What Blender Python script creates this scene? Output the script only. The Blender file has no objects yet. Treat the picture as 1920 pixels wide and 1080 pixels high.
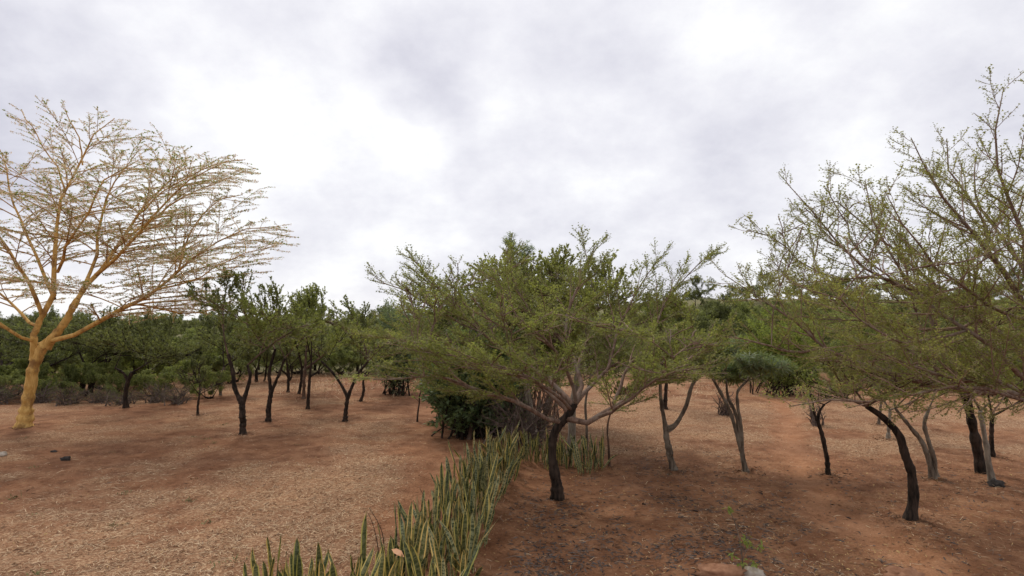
import bpy, math, random
import numpy as np
from mathutils import Vector, noise

# ------------------------------------------------------------------ camera
scene = bpy.context.scene
W, H, F = 1920.0, 1080.0, 1100.0
CAM_H, HORIZON = 3.0, 600.0
PITCH = math.atan((HORIZON - H / 2) / F)
cd = bpy.data.cameras.new('camera')
cam = bpy.data.objects.new('camera', cd)
scene.collection.objects.link(cam)
cam.location = (0, 0, CAM_H)
cam.rotation_euler = (math.pi / 2 + PITCH, 0, 0)
cd.sensor_width = 36.0
cd.lens = 36.0 * F / W
cd.clip_start = 0.05
cd.clip_end = 5000
scene.camera = cam

_cp, _sp = math.cos(PITCH), math.sin(PITCH)


def ray(px, py):
    """direction of sight through a place in the photograph"""
    u, v = (px - W / 2) / F, -(py - H / 2) / F
    return np.array((u, _cp - v * _sp, _sp + v * _cp))


def at(px, py, Y):
    d = ray(px, py)
    return np.array((0, 0, CAM_H)) + d * (Y / d[1])


def depth_of_row(py):
    d = ray(960, py)
    return d[1] * CAM_H / -d[2]


# ------------------------------------------------------------------ light
SUN_AZ, SUN_EL = math.radians(-28), math.radians(52)     # azimuth from +Y towards +X
sun_dir = Vector((math.sin(SUN_AZ) * math.cos(SUN_EL), math.cos(SUN_AZ) * math.cos(SUN_EL), math.sin(SUN_EL)))
sd = bpy.data.lights.new('sun', 'SUN')
sd.energy = 1.5
sd.angle = math.radians(14)
sd.color = (1.0, 0.95, 0.87)
sun = bpy.data.objects.new('sun', sd)
scene.collection.objects.link(sun)
sun.rotation_euler = sun_dir.to_track_quat('Z', 'Y').to_euler()
sun.location = (0, 0, 40)

world = bpy.data.worlds.new('World')
scene.world = world
world.use_nodes = True
wt = world.node_tree
wt.nodes.clear()


def N(t, kind, **kw):
    n = t.nodes.new(kind)
    for k, v in kw.items():
        if k in n.inputs:
            n.inputs[k].default_value = v
        else:
            setattr(n, k, v)
    return n


def build_sky():
    t = wt
    L = t.links.new
    sky = N(t, 'ShaderNodeTexSky')
    sky.sky_type = 'NISHITA'
    sky.sun_disc = False
    sky.sun_elevation = SUN_EL
    sky.sun_rotation = SUN_AZ
    co = N(t, 'ShaderNodeTexCoord')
    sep = N(t, 'ShaderNodeSeparateXYZ')
    L(co.outputs['Generated'], sep.inputs[0])
    # flat cloud deck seen in perspective
    zz = N(t, 'ShaderNodeMath', operation='ABSOLUTE')
    L(sep.outputs['Z'], zz.inputs[0])
    za = N(t, 'ShaderNodeMath', operation='ADD')
    za.inputs[1].default_value = 0.50
    L(zz.outputs[0], za.inputs[0])
    dx = N(t, 'ShaderNodeMath', operation='DIVIDE')
    dy = N(t, 'ShaderNodeMath', operation='DIVIDE')
    L(sep.outputs['X'], dx.inputs[0]); L(za.outputs[0], dx.inputs[1])
    L(sep.outputs['Y'], dy.inputs[0]); L(za.outputs[0], dy.inputs[1])
    cmb = N(t, 'ShaderNodeCombineXYZ')
    L(dx.outputs[0], cmb.inputs[0]); L(dy.outputs[0], cmb.inputs[1])
    n1 = N(t, 'ShaderNodeTexNoise', Scale=2.7, Detail=10.0, Roughness=0.62, Distortion=0.0)
    n2 = N(t, 'ShaderNodeTexNoise', Scale=0.75, Detail=3.0, Roughness=0.5, Distortion=0.0)
    off = N(t, 'ShaderNodeVectorMath', operation='ADD')
    off.inputs[1].default_value = (3.7, 1.9, 0.4)
    L(cmb.outputs[0], off.inputs[0])
    L(off.outputs[0], n1.inputs['Vector']); L(off.outputs[0], n2.inputs['Vector'])
    # warp direction a little so that big banks have cloudy edges
    w1 = N(t, 'ShaderNodeTexNoise', Scale=3.2, Detail=5.0, Roughness=0.55)
    L(co.outputs['Generated'], w1.inputs['Vector'])
    wsub = N(t, 'ShaderNodeVectorMath', operation='SUBTRACT')
    wsub.inputs[1].default_value = (0.5, 0.5, 0.5)
    L(w1.outputs['Color'], wsub.inputs[0])
    wsc = N(t, 'ShaderNodeVectorMath', operation='SCALE')
    wsc.inputs['Scale'].default_value = 0.45
    L(wsub.outputs[0], wsc.inputs[0])
    wad = N(t, 'ShaderNodeVectorMath', operation='ADD')
    L(co.outputs['Generated'], wad.inputs[0]); L(wsc.outputs[0], wad.inputs[1])
    acc = None
    # cloud banks: (px, py, radius in rad, amount)  positive = thin bright cloud
    banks = [(430, 130, .42, .13), (620, 60, .40, .12), (640, 330, .34, .06), (1250, 330, .16, .16), (1130, 110, .20, .02), (330, 420, .3, .10),
             (20, 60, .30, -.48), (0, 230, .2, -.16), (790, 190, .13, -.26), (860, 310, .13, -.22), (1560, 180, .2, .06),
             (1380, 270, .18, -.22), (1800, 60, .34, -.06), (1000, 200, .3, .02), (1150, 420, .2, -.04), (1660, 300, .10, .14), (1500, 410, .12, -.06),
             (1450, 480, .2, .08), (200, 330, .2, .12)]
    for px, py, rad, amt in banks:
        d = ray(px, py); d = d / np.linalg.norm(d)
        dist = N(t, 'ShaderNodeVectorMath', operation='DISTANCE')
        dist.inputs[1].default_value = tuple(d)
        L(wad.outputs[0], dist.inputs[0])
        mr = N(t, 'ShaderNodeMapRange', interpolation_type='SMOOTHERSTEP')
        mr.inputs['From Min'].default_value = 0.0
        mr.inputs['From Max'].default_value = rad * 1.25
        mr.inputs['To Min'].default_value = amt
        mr.inputs['To Max'].default_value = 0.0
        L(dist.outputs['Value'], mr.inputs['Value'])
        if acc is None:
            acc = mr.outputs[0]
        else:
            a = N(t, 'ShaderNodeMath', operation='ADD')
            L(acc, a.inputs[0]); L(mr.outputs[0], a.inputs[1])
            acc = a.outputs[0]
    m1 = N(t, 'ShaderNodeMath', operation='MULTIPLY_ADD')
    m1.inputs[1].default_value = 1.7; m1.inputs[2].default_value = -0.36
    L(n1.outputs['Fac'], m1.inputs[0])
    m2 = N(t, 'ShaderNodeMath', operation='MULTIPLY_ADD')
    m2.inputs[1].default_value = 0.5
    L(n2.outputs['Fac'], m2.inputs[0]); L(m1.outputs[0], m2.inputs[2])
    m3 = N(t, 'ShaderNodeMath', operation='ADD')
    L(m2.outputs[0], m3.inputs[0]); L(acc, m3.inputs[1])
    ramp = N(t, 'ShaderNodeValToRGB')
    e = ramp.color_ramp.elements
    e[0].position = 0.0; e[0].color = (0.50, 0.49, 0.57, 1)
    e[1].position = 1.0; e[1].color = (1.0, 1.0, 1.01, 1)
    for p, c in ((0.25, (0.60, 0.595, 0.68, 1)), (0.5, (0.735, 0.73, 0.80, 1)), (0.75, (0.86, 0.855, 0.905, 1))):
        q = e.new(p); q.color = c
    L(m3.outputs[0], ramp.inputs[0])
    mul = N(t, 'ShaderNodeVectorMath', operation='SCALE')
    mul.inputs['Scale'].default_value = 10.0
    L(ramp.outputs[0], mul.inputs[0])
    mix = N(t, 'ShaderNodeMix', data_type='RGBA')
    mix.inputs[0].default_value = 0.95                     # the clear sky hardly shows through the deck
    L(sky.outputs[0], mix.inputs[6]); L(mul.outputs[0], mix.inputs[7])
    bg = N(t, 'ShaderNodeBackground', Strength=0.076)
    L(mix.outputs[2], bg.inputs[0])
    out = N(t, 'ShaderNodeOutputWorld')
    L(bg.outputs[0], out.inputs[0])


build_sky()
scene.view_settings.view_transform = 'Standard'
scene.view_settings.look = 'None'
scene.view_settings.gamma = 1
scene.view_settings.exposure = 0.48
scene.view_settings.use_curve_mapping = False
scene.cycles.use_denoising = True
scene.cycles.max_bounces = 6
scene.cycles.diffuse_bounces = 3
scene.cycles.transmission_bounces = 4
scene.cycles.transparent_max_bounces = 4

rng = np.random.default_rng(11)
COL = scene.collection


# ------------------------------------------------------------------ helpers
def norm(v):
    return v / np.maximum(np.linalg.norm(v, axis=-1, keepdims=True), 1e-9)


def make_mesh(name, verts, faces, attrs=None, smooth=False, mat=None):
    """faces: (n,3) or (n,4) index array"""
    me = bpy.data.meshes.new(name)
    verts = np.asarray(verts, np.float32); faces = np.asarray(faces, np.int32)
    nf, k = faces.shape
    me.vertices.add(len(verts)); me.vertices.foreach_set('co', verts.ravel())
    me.loops.add(nf * k); me.loops.foreach_set('vertex_index', faces.ravel())
    me.polygons.add(nf)
    me.polygons.foreach_set('loop_start', np.arange(0, nf * k, k, dtype=np.int32))
    me.polygons.foreach_set('loop_total', np.full(nf, k, np.int32))
    me.polygons.foreach_set('use_smooth', np.full(nf, smooth, bool))
    for an, (dom, vals) in (attrs or {}).items():
        a = me.attributes.new(an, 'FLOAT', dom)
        a.data.foreach_set('value', np.asarray(vals, np.float32))
    if mat is not None:
        me.materials.append(mat)
    me.update(calc_edges=True)
    return me


def obj(name, me, parent=None, kind=None):
    o = bpy.data.objects.new(name, me)
    COL.objects.link(o)
    if parent is not None:
        o.parent = parent
    if kind:
        o['kind'] = kind
    return o


def tag(o, label, cat, group=None):
    o['label'] = label; o['category'] = cat
    if group:
        o['group'] = group
    return o


def thing(name, label, cat, loc, group=None):
    o = bpy.data.objects.new(name, None)
    COL.objects.link(o)
    o.empty_display_size = 0.2
    o.location = tuple(float(v) for v in loc)
    return tag(o, label, cat, group)


def dup(root, loc, rz, s, label, group=None):
    r = root.copy(); COL.objects.link(r)
    r.location = loc; r.rotation_euler = (0, 0, rz); r.scale = s if hasattr(s, '__len__') else (s, s, s)
    r['label'] = label
    if group:
        r['group'] = group
    for ch in list(root.children):
        c = ch.copy(); COL.objects.link(c); c.parent = r
    return r


# ------------------------------------------------------------------ materials
def new_mat(name):
    m = bpy.data.materials.new(name)
    m.use_nodes = True
    t = m.node_tree
    t.nodes.clear()
    out = N(t, 'ShaderNodeOutputMaterial')
    return m, t, out


def ramp(t, fac, stops):
    r = N(t, 'ShaderNodeValToRGB')
    e = r.color_ramp.elements
    e[0].position, e[0].color = stops[0][0], (*stops[0][1], 1)
    e[1].position, e[1].color = stops[-1][0], (*stops[-1][1], 1)
    for p, c in stops[1:-1]:
        q = e.new(p); q.color = (*c, 1)
    t.links.new(fac, r.inputs[0])
    return r.outputs[0]


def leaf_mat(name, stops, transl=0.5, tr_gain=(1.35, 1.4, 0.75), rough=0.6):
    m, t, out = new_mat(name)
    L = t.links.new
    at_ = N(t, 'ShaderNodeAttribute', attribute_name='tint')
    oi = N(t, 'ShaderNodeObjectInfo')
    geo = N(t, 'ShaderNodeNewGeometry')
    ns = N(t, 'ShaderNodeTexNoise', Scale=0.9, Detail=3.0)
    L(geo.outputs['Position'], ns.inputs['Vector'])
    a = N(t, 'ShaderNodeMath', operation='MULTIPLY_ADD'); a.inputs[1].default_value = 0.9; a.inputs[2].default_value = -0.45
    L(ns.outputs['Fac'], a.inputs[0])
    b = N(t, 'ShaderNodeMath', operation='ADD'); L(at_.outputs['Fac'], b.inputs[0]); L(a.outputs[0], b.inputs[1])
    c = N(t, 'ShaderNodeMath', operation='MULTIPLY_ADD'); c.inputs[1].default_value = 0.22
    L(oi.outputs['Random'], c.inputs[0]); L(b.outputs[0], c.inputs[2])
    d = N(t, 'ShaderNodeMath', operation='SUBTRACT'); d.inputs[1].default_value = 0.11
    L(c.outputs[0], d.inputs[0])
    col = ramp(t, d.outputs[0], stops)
    df = N(t, 'ShaderNodeBsdfPrincipled', Roughness=rough)
    df.inputs['Specular IOR Level'].default_value = 0.25
    L(col, df.inputs['Base Color'])
    tr = N(t, 'ShaderNodeBsdfTranslucent')
    g = N(t, 'ShaderNodeVectorMath', operation='MULTIPLY'); g.inputs[1].default_value = tr_gain
    L(col, g.inputs[0]); L(g.outputs[0], tr.inputs[0])
    mx = N(t, 'ShaderNodeMixShader'); mx.inputs[0].default_value = transl
    L(df.outputs[0], mx.inputs[1]); L(tr.outputs[0], mx.inputs[2])
    L(mx.outputs[0], out.inputs[0])
    return m


def bark_mat(name, dark, light, scale=14.0, bump=0.5, patch=None, patch_amt=0.5):
    m, t, out = new_mat(name)
    L = t.links.new
    co = N(t, 'ShaderNodeTexCoord')
    mp = N(t, 'ShaderNodeMapping'); mp.inputs['Scale'].default_value = (1, 1, 0.28)
    L(co.outputs['Object'], mp.inputs[0])
    n1 = N(t, 'ShaderNodeTexNoise', Scale=scale, Detail=6.0, Roughness=0.65, Distortion=0.4)
    L(mp.outputs[0], n1.inputs['Vector'])
    col = ramp(t, n1.outputs['Fac'], [(0.38, dark), (0.62, light)])
    if patch:
        n2 = N(t, 'ShaderNodeTexNoise', Scale=3.1, Detail=5.0, Roughness=0.6)
        L(co.outputs['Object'], n2.inputs['Vector'])
        f = ramp(t, n2.outputs['Fac'], [(0.5, (0, 0, 0)), (0.62, (patch_amt,) * 3)])
        mx = N(t, 'ShaderNodeMix', data_type='RGBA')
        L(f, mx.inputs[0]); L(col, mx.inputs[6]); mx.inputs[7].default_value = (*patch, 1)
        col = mx.outputs[2]
    bs = N(t, 'ShaderNodeBsdfPrincipled', Roughness=0.88)
    bs.inputs['Specular IOR Level'].default_value = 0.2
    L(col, bs.inputs['Base Color'])
    bp = N(t, 'ShaderNodeBump', Strength=bump, Distance=0.02)
    L(n1.outputs['Fac'], bp.inputs['Height']); L(bp.outputs[0], bs.inputs['Normal'])
    L(bs.outputs[0], out.inputs[0])
    return m


def flat_mat(name, a, b, scale=30.0, rough=0.9, transl=0.0, tint=False):
    m, t, out = new_mat(name)
    L = t.links.new
    if tint:
        s = N(t, 'ShaderNodeAttribute', attribute_name='tint').outputs['Fac']
        col = ramp(t, s, [(0.0, a), (1.0, b)])
    else:
        co = N(t, 'ShaderNodeTexCoord')
        n1 = N(t, 'ShaderNodeTexNoise', Scale=scale, Detail=4.0)
        L(co.outputs['Object'], n1.inputs['Vector'])
        col = ramp(t, n1.outputs['Fac'], [(0.3, a), (0.7, b)])
    bs = N(t, 'ShaderNodeBsdfPrincipled', Roughness=rough)
    bs.inputs['Specular IOR Level'].default_value = 0.2
    L(col, bs.inputs['Base Color'])
    L(bs.outputs[0], out.inputs[0])
    return m


M = {}
M['leaf_green'] = leaf_mat('acacia_leaf', [(0.0, (.125, .137, .047)), (0.5, (.225, .238, .088)), (1.0, (.37, .375, .145))])
M['leaf_right'] = leaf_mat('acacia_leaf_olive', [(0.0, (.145, .148, .055)), (0.5, (.25, .25, .093)), (1.0, (.39, .375, .155))])
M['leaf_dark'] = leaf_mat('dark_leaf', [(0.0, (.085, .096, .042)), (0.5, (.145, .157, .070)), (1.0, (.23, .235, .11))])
M['leaf_mid'] = leaf_mat('mid_leaf', [(0.0, (.115, .135, .048)), (0.5, (.205, .228, .084)), (1.0, (.34, .35, .14))])
M['leaf_bush'] = leaf_mat('bush_leaf', [(0.0, (.075, .11, .058)), (0.5, (.14, .185, .095)), (1.0, (.23, .28, .15))], rough=0.45)
M['leaf_blue'] = leaf_mat('narrow_blue_leaf', [(0.0, (.09, .125, .075)), (0.5, (.17, .21, .13)), (1.0, (.28, .31, .21))], rough=0.5)
M['leaf_bright'] = leaf_mat('bright_leaf', [(0.0, (.12, .155, .04)), (0.5, (.20, .24, .065)), (1.0, (.30, .34, .11))])
M['leaf_fever'] = leaf_mat('fever_leaf', [(0.0, (.10, .14, .03)), (0.5, (.19, .235, .055)), (1.0, (.31, .34, .09))])
M['blossom'] = leaf_mat('fever_blossom', [(0.0, (.50, .35, .18)), (0.5, (.70, .55, .36)), (1.0, (.85, .74, .56))], tr_gain=(1, 1, 1))
M['bark_dark'] = bark_mat('dark_bark', (.010, .007, .005), (.055, .036, .026))
M['bark_red'] = bark_mat('red_brown_bark', (.05, .029, .020), (.16, .095, .065), patch=(.17, .145, .115), patch_amt=.5)
M['bark_grey'] = bark_mat('grey_bark', (.07, .052, .038), (.20, .155, .115), patch=(.28, .25, .20), patch_amt=.5)
M['bark_pale'] = bark_mat('pale_bark', (.14, .115, .09), (.32, .27, .21), scale=9, patch=(.12, .10, .08), patch_amt=.5)
M['bark_limb'] = bark_mat('brown_limb_bark', (.11, .068, .048), (.27, .18, .135), patch=(.30, .26, .21), patch_amt=.5)
M['bark_twig'] = bark_mat('twig_bark', (.18, .11, .08), (.36, .24, .18), bump=0.1)
M['bark_fever'] = bark_mat('fever_bark', (.44, .245, .065), (.68, .44, .15), scale=9, bump=0.7, patch=(.24, .13, .05), patch_amt=.85)
M['twig_fever'] = bark_mat('fever_twig', (.34, .18, .065), (.54, .34, .14), bump=0.1)
M['bark_brush'] = bark_mat('dry_brush_bark', (.07, .048, .040), (.19, .145, .12), bump=0.1)

# ------------------------------------------------------------------ terrain
def polydist(x, y, line):
    best = np.full(x.shape, 1e9)
    for (ax, ay), (bx, by) in zip(line[:-1], line[1:]):
        vx, vy = bx - ax, by - ay
        tt = np.clip(((x - ax) * vx + (y - ay) * vy) / (vx * vx + vy * vy + 1e-9), 0, 1)
        best = np.minimum(best, np.hypot(x - ax - tt * vx, y - ay - tt * vy))
    return best


def gpt(px, py):
    Y = depth_of_row(py)
    p = at(px, py, Y)
    return float(p[0]), float(p[1])


def vnoise(x, y, s, seed=0):
    """smooth value noise, vectorised"""
    x = x * s + seed * 17.3; y = y * s - seed * 9.1
    xi, yi = np.floor(x), np.floor(y)
    fx, fy = x - xi, y - yi
    fx = fx * fx * (3 - 2 * fx); fy = fy * fy * (3 - 2 * fy)
    def h(a, b):
        v = np.sin(a * 127.1 + b * 311.7 + seed * 74.7) * 43758.5453
        return v - np.floor(v)
    return ((h(xi, yi) * (1 - fx) + h(xi + 1, yi) * fx) * (1 - fy) + (h(xi, yi + 1) * (1 - fx) + h(xi + 1, yi + 1) * fx) * fy)


def fbm(x, y, s, seed=0, o=4):
    a, tot, w = 0, 0, 1.0
    for i in range(o):
        a = a + w * vnoise(x, y, s * 2 ** i, seed + i); tot += w; w *= 0.55
    return a / tot


PATH_R = [gpt(*p) for p in ((1455, 735), (1480, 790), (1490, 845), (1505, 890), (1550, 945), (1640, 1010), (1760, 1078))]
PATH_R += [(PATH_R[-1][0] + .5, 5.0)]
PATH_C = [gpt(*p) for p in ((742, 722), (795, 760), (815, 800), (835, 850), (800, 930), (730, 985))]
BED = [gpt(*p) for p in ((905, 1000), (935, 930), (962, 880), (985, 862))]
STREAK = [gpt(*p) for p in ((60, 1030), (300, 975), (480, 935), (640, 898), (760, 860))]
TRACKFAR = [gpt(*p) for p in ((1120, 760), (1250, 772), (1420, 762), (1540, 752), (1650, 790))]


def sm(v, a, b):
    t_ = np.clip((v - a) / (b - a), 0, 1)
    return t_ * t_ * (3 - 2 * t_)


def ground_z(x, y):
    x = np.asarray(x, float); y = np.asarray(y, float)
    z = (fbm(x, y, 0.35, 3) - 0.5) * 0.10 + (fbm(x, y, 2.3, 8, 3) - 0.5) * 0.075
    z = z * sm(np.hypot(x, y), 2, 7)
    z = z - 0.05 * np.exp(-(polydist(x, y, PATH_R) / 0.35) ** 2) - 0.05 * np.exp(-(polydist(x, y, PATH_C) / 0.4) ** 2)
    z = z + 0.07 * np.exp(-(polydist(x, y, BED) / 0.5) ** 2)
    # the land rises gently beyond the clearing on the right
    z = z + 7.0 * sm(y, 38, 120) * sm(x, 2, 40) + 2.0 * sm(y, 60, 300)
    return z


def gz(x, y):
    return float(ground_z(np.array([x]), np.array([y]))[0])


def straw_amount(x, y):
    """0 bare soil .. 1 thick dry grass"""
    ang = x / np.maximum(y, 0.1)
    left = sm(-ang, 0.08, 0.30)
    far_right = sm(y, 12.0, 15.5) * sm(ang, -0.05, 0.12)
    n = fbm(x, y, 0.45, 21)
    s = np.maximum(left * 0.95, far_right * 0.95) + 0.10
    s = s * (0.12 + 1.5 * sm(n, 0.34, 0.64)) * (0.40 + 0.9 * sm(fbm(x * .7, y, 1.9, 27), .38, .6))
    s = s + 0.75 * (.4 + fbm(x, y, 1.1, 83)) * np.exp(-(polydist(x, y + .5 * fbm(x, y, .8, 81), STREAK) / 0.32) ** 2) + 0.35 * np.exp(-(polydist(x, y, TRACKFAR) / 1.0) ** 2)
    s = s * (1 - 0.9 * np.exp(-(polydist(x, y, PATH_R) / 0.45) ** 2)) * (1 - 0.95 * np.exp(-(polydist(x, y, PATH_C) / 0.75) ** 2))
    s = s * (1 - 0.55 * sm(y, 26, 34)) * (1 - .42 * sm(y, 11.5, 14) * (1 - sm(ang, -.12, .0)) * (1 - .8 * sm(y, 22, 25)))
    return np.clip(s, 0, 1)


def path_amount(x, y):
    return np.clip((.62 + .6 * fbm(x, y, 2.1, 55)) * np.exp(-(polydist(x + .5 * fbm(x, y, 1.3, 57) - .25, y, PATH_R) / 0.40) ** 2) + 0.35 * np.exp(-(polydist(x, y, PATH_C) / 0.45) ** 2), 0, 1)


def build_ground():
    def axis(lo, hi, step, far):
        a = list(np.arange(lo, hi, step))
        s, v = step, a[-1]
        while v < far:
            s *= 1.22; v += s; a.append(v)
        s, v = step, a[0]
        pre = []
        while v > -far:
            s *= 1.22; v -= s; pre.append(v)
        return np.array(pre[::-1] + a)
    xs = axis(-12, 13, 0.13, 2500); ys = axis(4.5, 27, 0.12, 2500)
    X, Y = np.meshgrid(xs, ys)
    x, y = X.ravel(), Y.ravel()
    z = ground_z(x, y)
    st = straw_amount(x, y)
    z = z + 0.045 * (0.35 + st) * (fbm(x, y, 4.5, 31, 2) - .5)
    nx, ny = len(xs), len(ys)
    i = (np.arange(ny - 1)[:, None] * nx + np.arange(nx - 1)[None]).ravel()
    faces = np.stack([i, i + 1, i + nx + 1, i + nx], 1)
    m, t, out = new_mat('dry_red_earth')
    L = t.links.new
    a1 = N(t, 'ShaderNodeAttribute', attribute_name='straw')
    a2 = N(t, 'ShaderNodeAttribute', attribute_name='path')
    co = N(t, 'ShaderNodeTexCoord')
    n1 = N(t, 'ShaderNodeTexNoise', Scale=2.2, Detail=9.0, Roughness=0.68)
    n2 = N(t, 'ShaderNodeTexNoise', Scale=26.0, Detail=5.0, Roughness=0.7, Distortion=0.6)
    n3 = N(t, 'ShaderNodeTexNoise', Scale=0.6, Detail=4.0)
    vo = N(t, 'ShaderNodeTexVoronoi', Scale=22.0)
    for n in (n1, n2, n3, vo):
        L(co.outputs['Object'], n.inputs['Vector'])
    soil = ramp(t, n1.outputs['Fac'], [(0.30, (.14, .060, .030)), (0.5, (.24, .112, .058)), (0.70, (.345, .178, .095))])
    straw = ramp(t, n2.outputs['Fac'], [(0.30, (.135, .060, .031)), (0.5, (.33, .185, .102)), (0.70, (.58, .40, .245))])
    pathc = ramp(t, n1.outputs['Fac'], [(0.3, (.29, .130, .062)), (0.7, (.45, .235, .13))])
    # straw mask broken up by fine noise
    f1 = N(t, 'ShaderNodeMath', operation='MULTIPLY_ADD'); f1.inputs[1].default_value = 1.3; f1.inputs[2].default_value = -0.65
    L(n2.outputs['Fac'], f1.inputs[0])
    f1b = N(t, 'ShaderNodeMath', operation='MULTIPLY_ADD'); f1b.inputs[1].default_value = 1.1; 
    L(n1.outputs['Fac'], f1b.inputs[0]); L(f1.outputs[0], f1b.inputs[2])
    f1c = N(t, 'ShaderNodeMath', operation='SUBTRACT'); f1c.inputs[1].default_value = 0.62; L(f1b.outputs[0], f1c.inputs[0])
    f2 = N(t, 'ShaderNodeMath', operation='ADD', use_clamp=True)
    L(a1.outputs['Fac'], f2.inputs[0]); L(f1c.outputs[0], f2.inputs[1])
    mx = N(t, 'ShaderNodeMix', data_type='RGBA')
    L(f2.outputs[0], mx.inputs[0]); L(soil, mx.inputs[6]); L(straw, mx.inputs[7])
    mx2 = N(t, 'ShaderNodeMix', data_type='RGBA')
    L(a2.outputs['Fac'], mx2.inputs[0]); L(mx.outputs[2], mx2.inputs[6]); L(pathc, mx2.inputs[7])
    # broad tone variation
    tone = ramp(t, n3.outputs['Fac'], [(0.3, (.80, .80, .82)), (0.7, (1.1, 1.08, 1.04))])
    mm = N(t, 'ShaderNodeVectorMath', operation='MULTIPLY')
    L(mx2.outputs[2], mm.inputs[0]); L(tone, mm.inputs[1])
    bs = N(t, 'ShaderNodeBsdfPrincipled', Roughness=0.95)
    bs.inputs['Specular IOR Level'].default_value = 0.1
    L(mm.outputs[0], bs.inputs['Base Color'])
    hs = N(t, 'ShaderNodeMath', operation='ADD')
    L(n2.outputs['Fac'], hs.inputs[0]); L(vo.outputs['Distance'], hs.inputs[1])
    bp = N(t, 'ShaderNodeBump', Strength=0.8, Distance=0.03)
    L(hs.outputs[0], bp.inputs['Height']); L(bp.outputs[0], bs.inputs['Normal'])
    L(bs.outputs[0], out.inputs[0])
    a3 = N(t, 'ShaderNodeAttribute', attribute_name='scrub')
    sc_ = ramp(t, n1.outputs['Fac'], [(0.35, (.09, .095, .045)), (0.5, (.15, .14, .065)), (0.68, (.30, .22, .12))])
    mx9 = N(t, 'ShaderNodeMix', data_type='RGBA')
    L(a3.outputs['Fac'], mx9.inputs[0]); L(mm.outputs[0], mx9.inputs[6]); L(sc_, mx9.inputs[7])
    L(mx9.outputs[2], bs.inputs['Base Color'])
    me = make_mesh('ground', np.stack([x, y, z], 1), faces,
                   {'straw': ('POINT', st), 'path': ('POINT', path_amount(x, y)), 'scrub': ('POINT', sm(y + 3 * fbm(x, y, .3, 5), 31, 38))}, True, m)
    obj('ground', me, kind='structure')


build_ground()


def build_hill():
    n = 90
    u = np.linspace(-1, 1, n); v = np.linspace(-1, 1, 30)
    U, V = np.meshgrid(u, v)
    cx, cy = 300.0, 640.0
    x = cx + U * 420; y = cy + V * 110
    base = np.clip(1 - V ** 2, 0, 1) * np.clip(1 - U ** 2, 0, 1) ** 0.6
    prof = 8 + 17 * np.exp(-((x - 205) / 40) ** 2) + 9 * fbm(x, y, 0.012, 5)
    z = base * prof - 3
    faces = (np.arange(29)[:, None] * n + np.arange(n - 1)[None]).ravel()
    f = np.stack([faces, faces + 1, faces + n + 1, faces + n], 1)
    m, t, out = new_mat('far_scrub_hill')
    co = N(t, 'ShaderNodeTexCoord'); n1 = N(t, 'ShaderNodeTexNoise', Scale=0.09, Detail=8.0, Roughness=0.7)
    t.links.new(co.outputs['Object'], n1.inputs['Vector'])
    c = ramp(t, n1.outputs['Fac'], [(0.35, (.07, .078, .06)), (0.65, (.15, .13, .10))])
    bs = N(t, 'ShaderNodeBsdfPrincipled', Roughness=1.0)
    t.links.new(c, bs.inputs['Base Color']); t.links.new(bs.outputs[0], out.inputs[0])
    obj('hill', make_mesh('hill', np.stack([x.ravel(), y.ravel(), z.ravel()], 1), f, None, True, m), kind='structure')


build_hill()


# ------------------------------------------------------------------ tubes, growth, leaves
def tubes(P, R, sides):
    """P (n,k,3) R (n,k) -> verts, quad faces"""
    n, k, _ = P.shape
    T = norm(np.gradient(P, axis=1))
    mean = np.abs(T.mean(axis=1))
    ref = np.zeros((n, 3)); ref[np.arange(n), mean.argmin(axis=1)] = 1
    U = norm(np.cross(T, ref[:, None, :])); V = np.cross(T, U)
    a = np.arange(sides) * 2 * math.pi / sides
    ring = P[:, :, None, :] + R[:, :, None, None] * (np.cos(a)[None, None, :, None] * U[:, :, None, :] + np.sin(a)[None, None, :, None] * V[:, :, None, :])
    verts = ring.reshape(-1, 3)
    b = (np.arange(n)[:, None, None] * k + np.arange(k - 1)[None, :, None]) * sides
    j = np.arange(sides)[None, None, :]
    j2 = (j + 1) % sides
    f = np.stack([b + j, b + j2, b + sides + j2, b + sides + j], -1).reshape(-1, 4)
    return verts, f


def smooth_line(pts, k):
    """Catmull-Rom through pts (n, d) resampled to k"""
    pts = np.asarray(pts, float)
    if len(pts) == 2:
        t = np.linspace(0, 1, k)[:, None]
        return pts[0] * (1 - t) + pts[1] * t
    seg = np.linalg.norm(np.diff(pts[:, :3], axis=0), axis=1)
    cum = np.concatenate([[0], np.cumsum(seg)]); cum /= cum[-1]
    e = np.vstack([2 * pts[0] - pts[1], pts, 2 * pts[-1] - pts[-2]])
    out = []
    for s in np.linspace(0, 1, k):
        i = min(np.searchsorted(cum, s, side='right') - 1, len(pts) - 2)
        t = (s - cum[i]) / max(cum[i + 1] - cum[i], 1e-9)
        p0, p1, p2, p3 = e[i], e[i + 1], e[i + 2], e[i + 3]
        out.append(0.5 * (2 * p1 + (p2 - p0) * t + (2 * p0 - 5 * p1 + 4 * p2 - p3) * t * t + (3 * p1 - p0 - 3 * p2 + p3) * t ** 3))
    return np.array(out)


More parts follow.
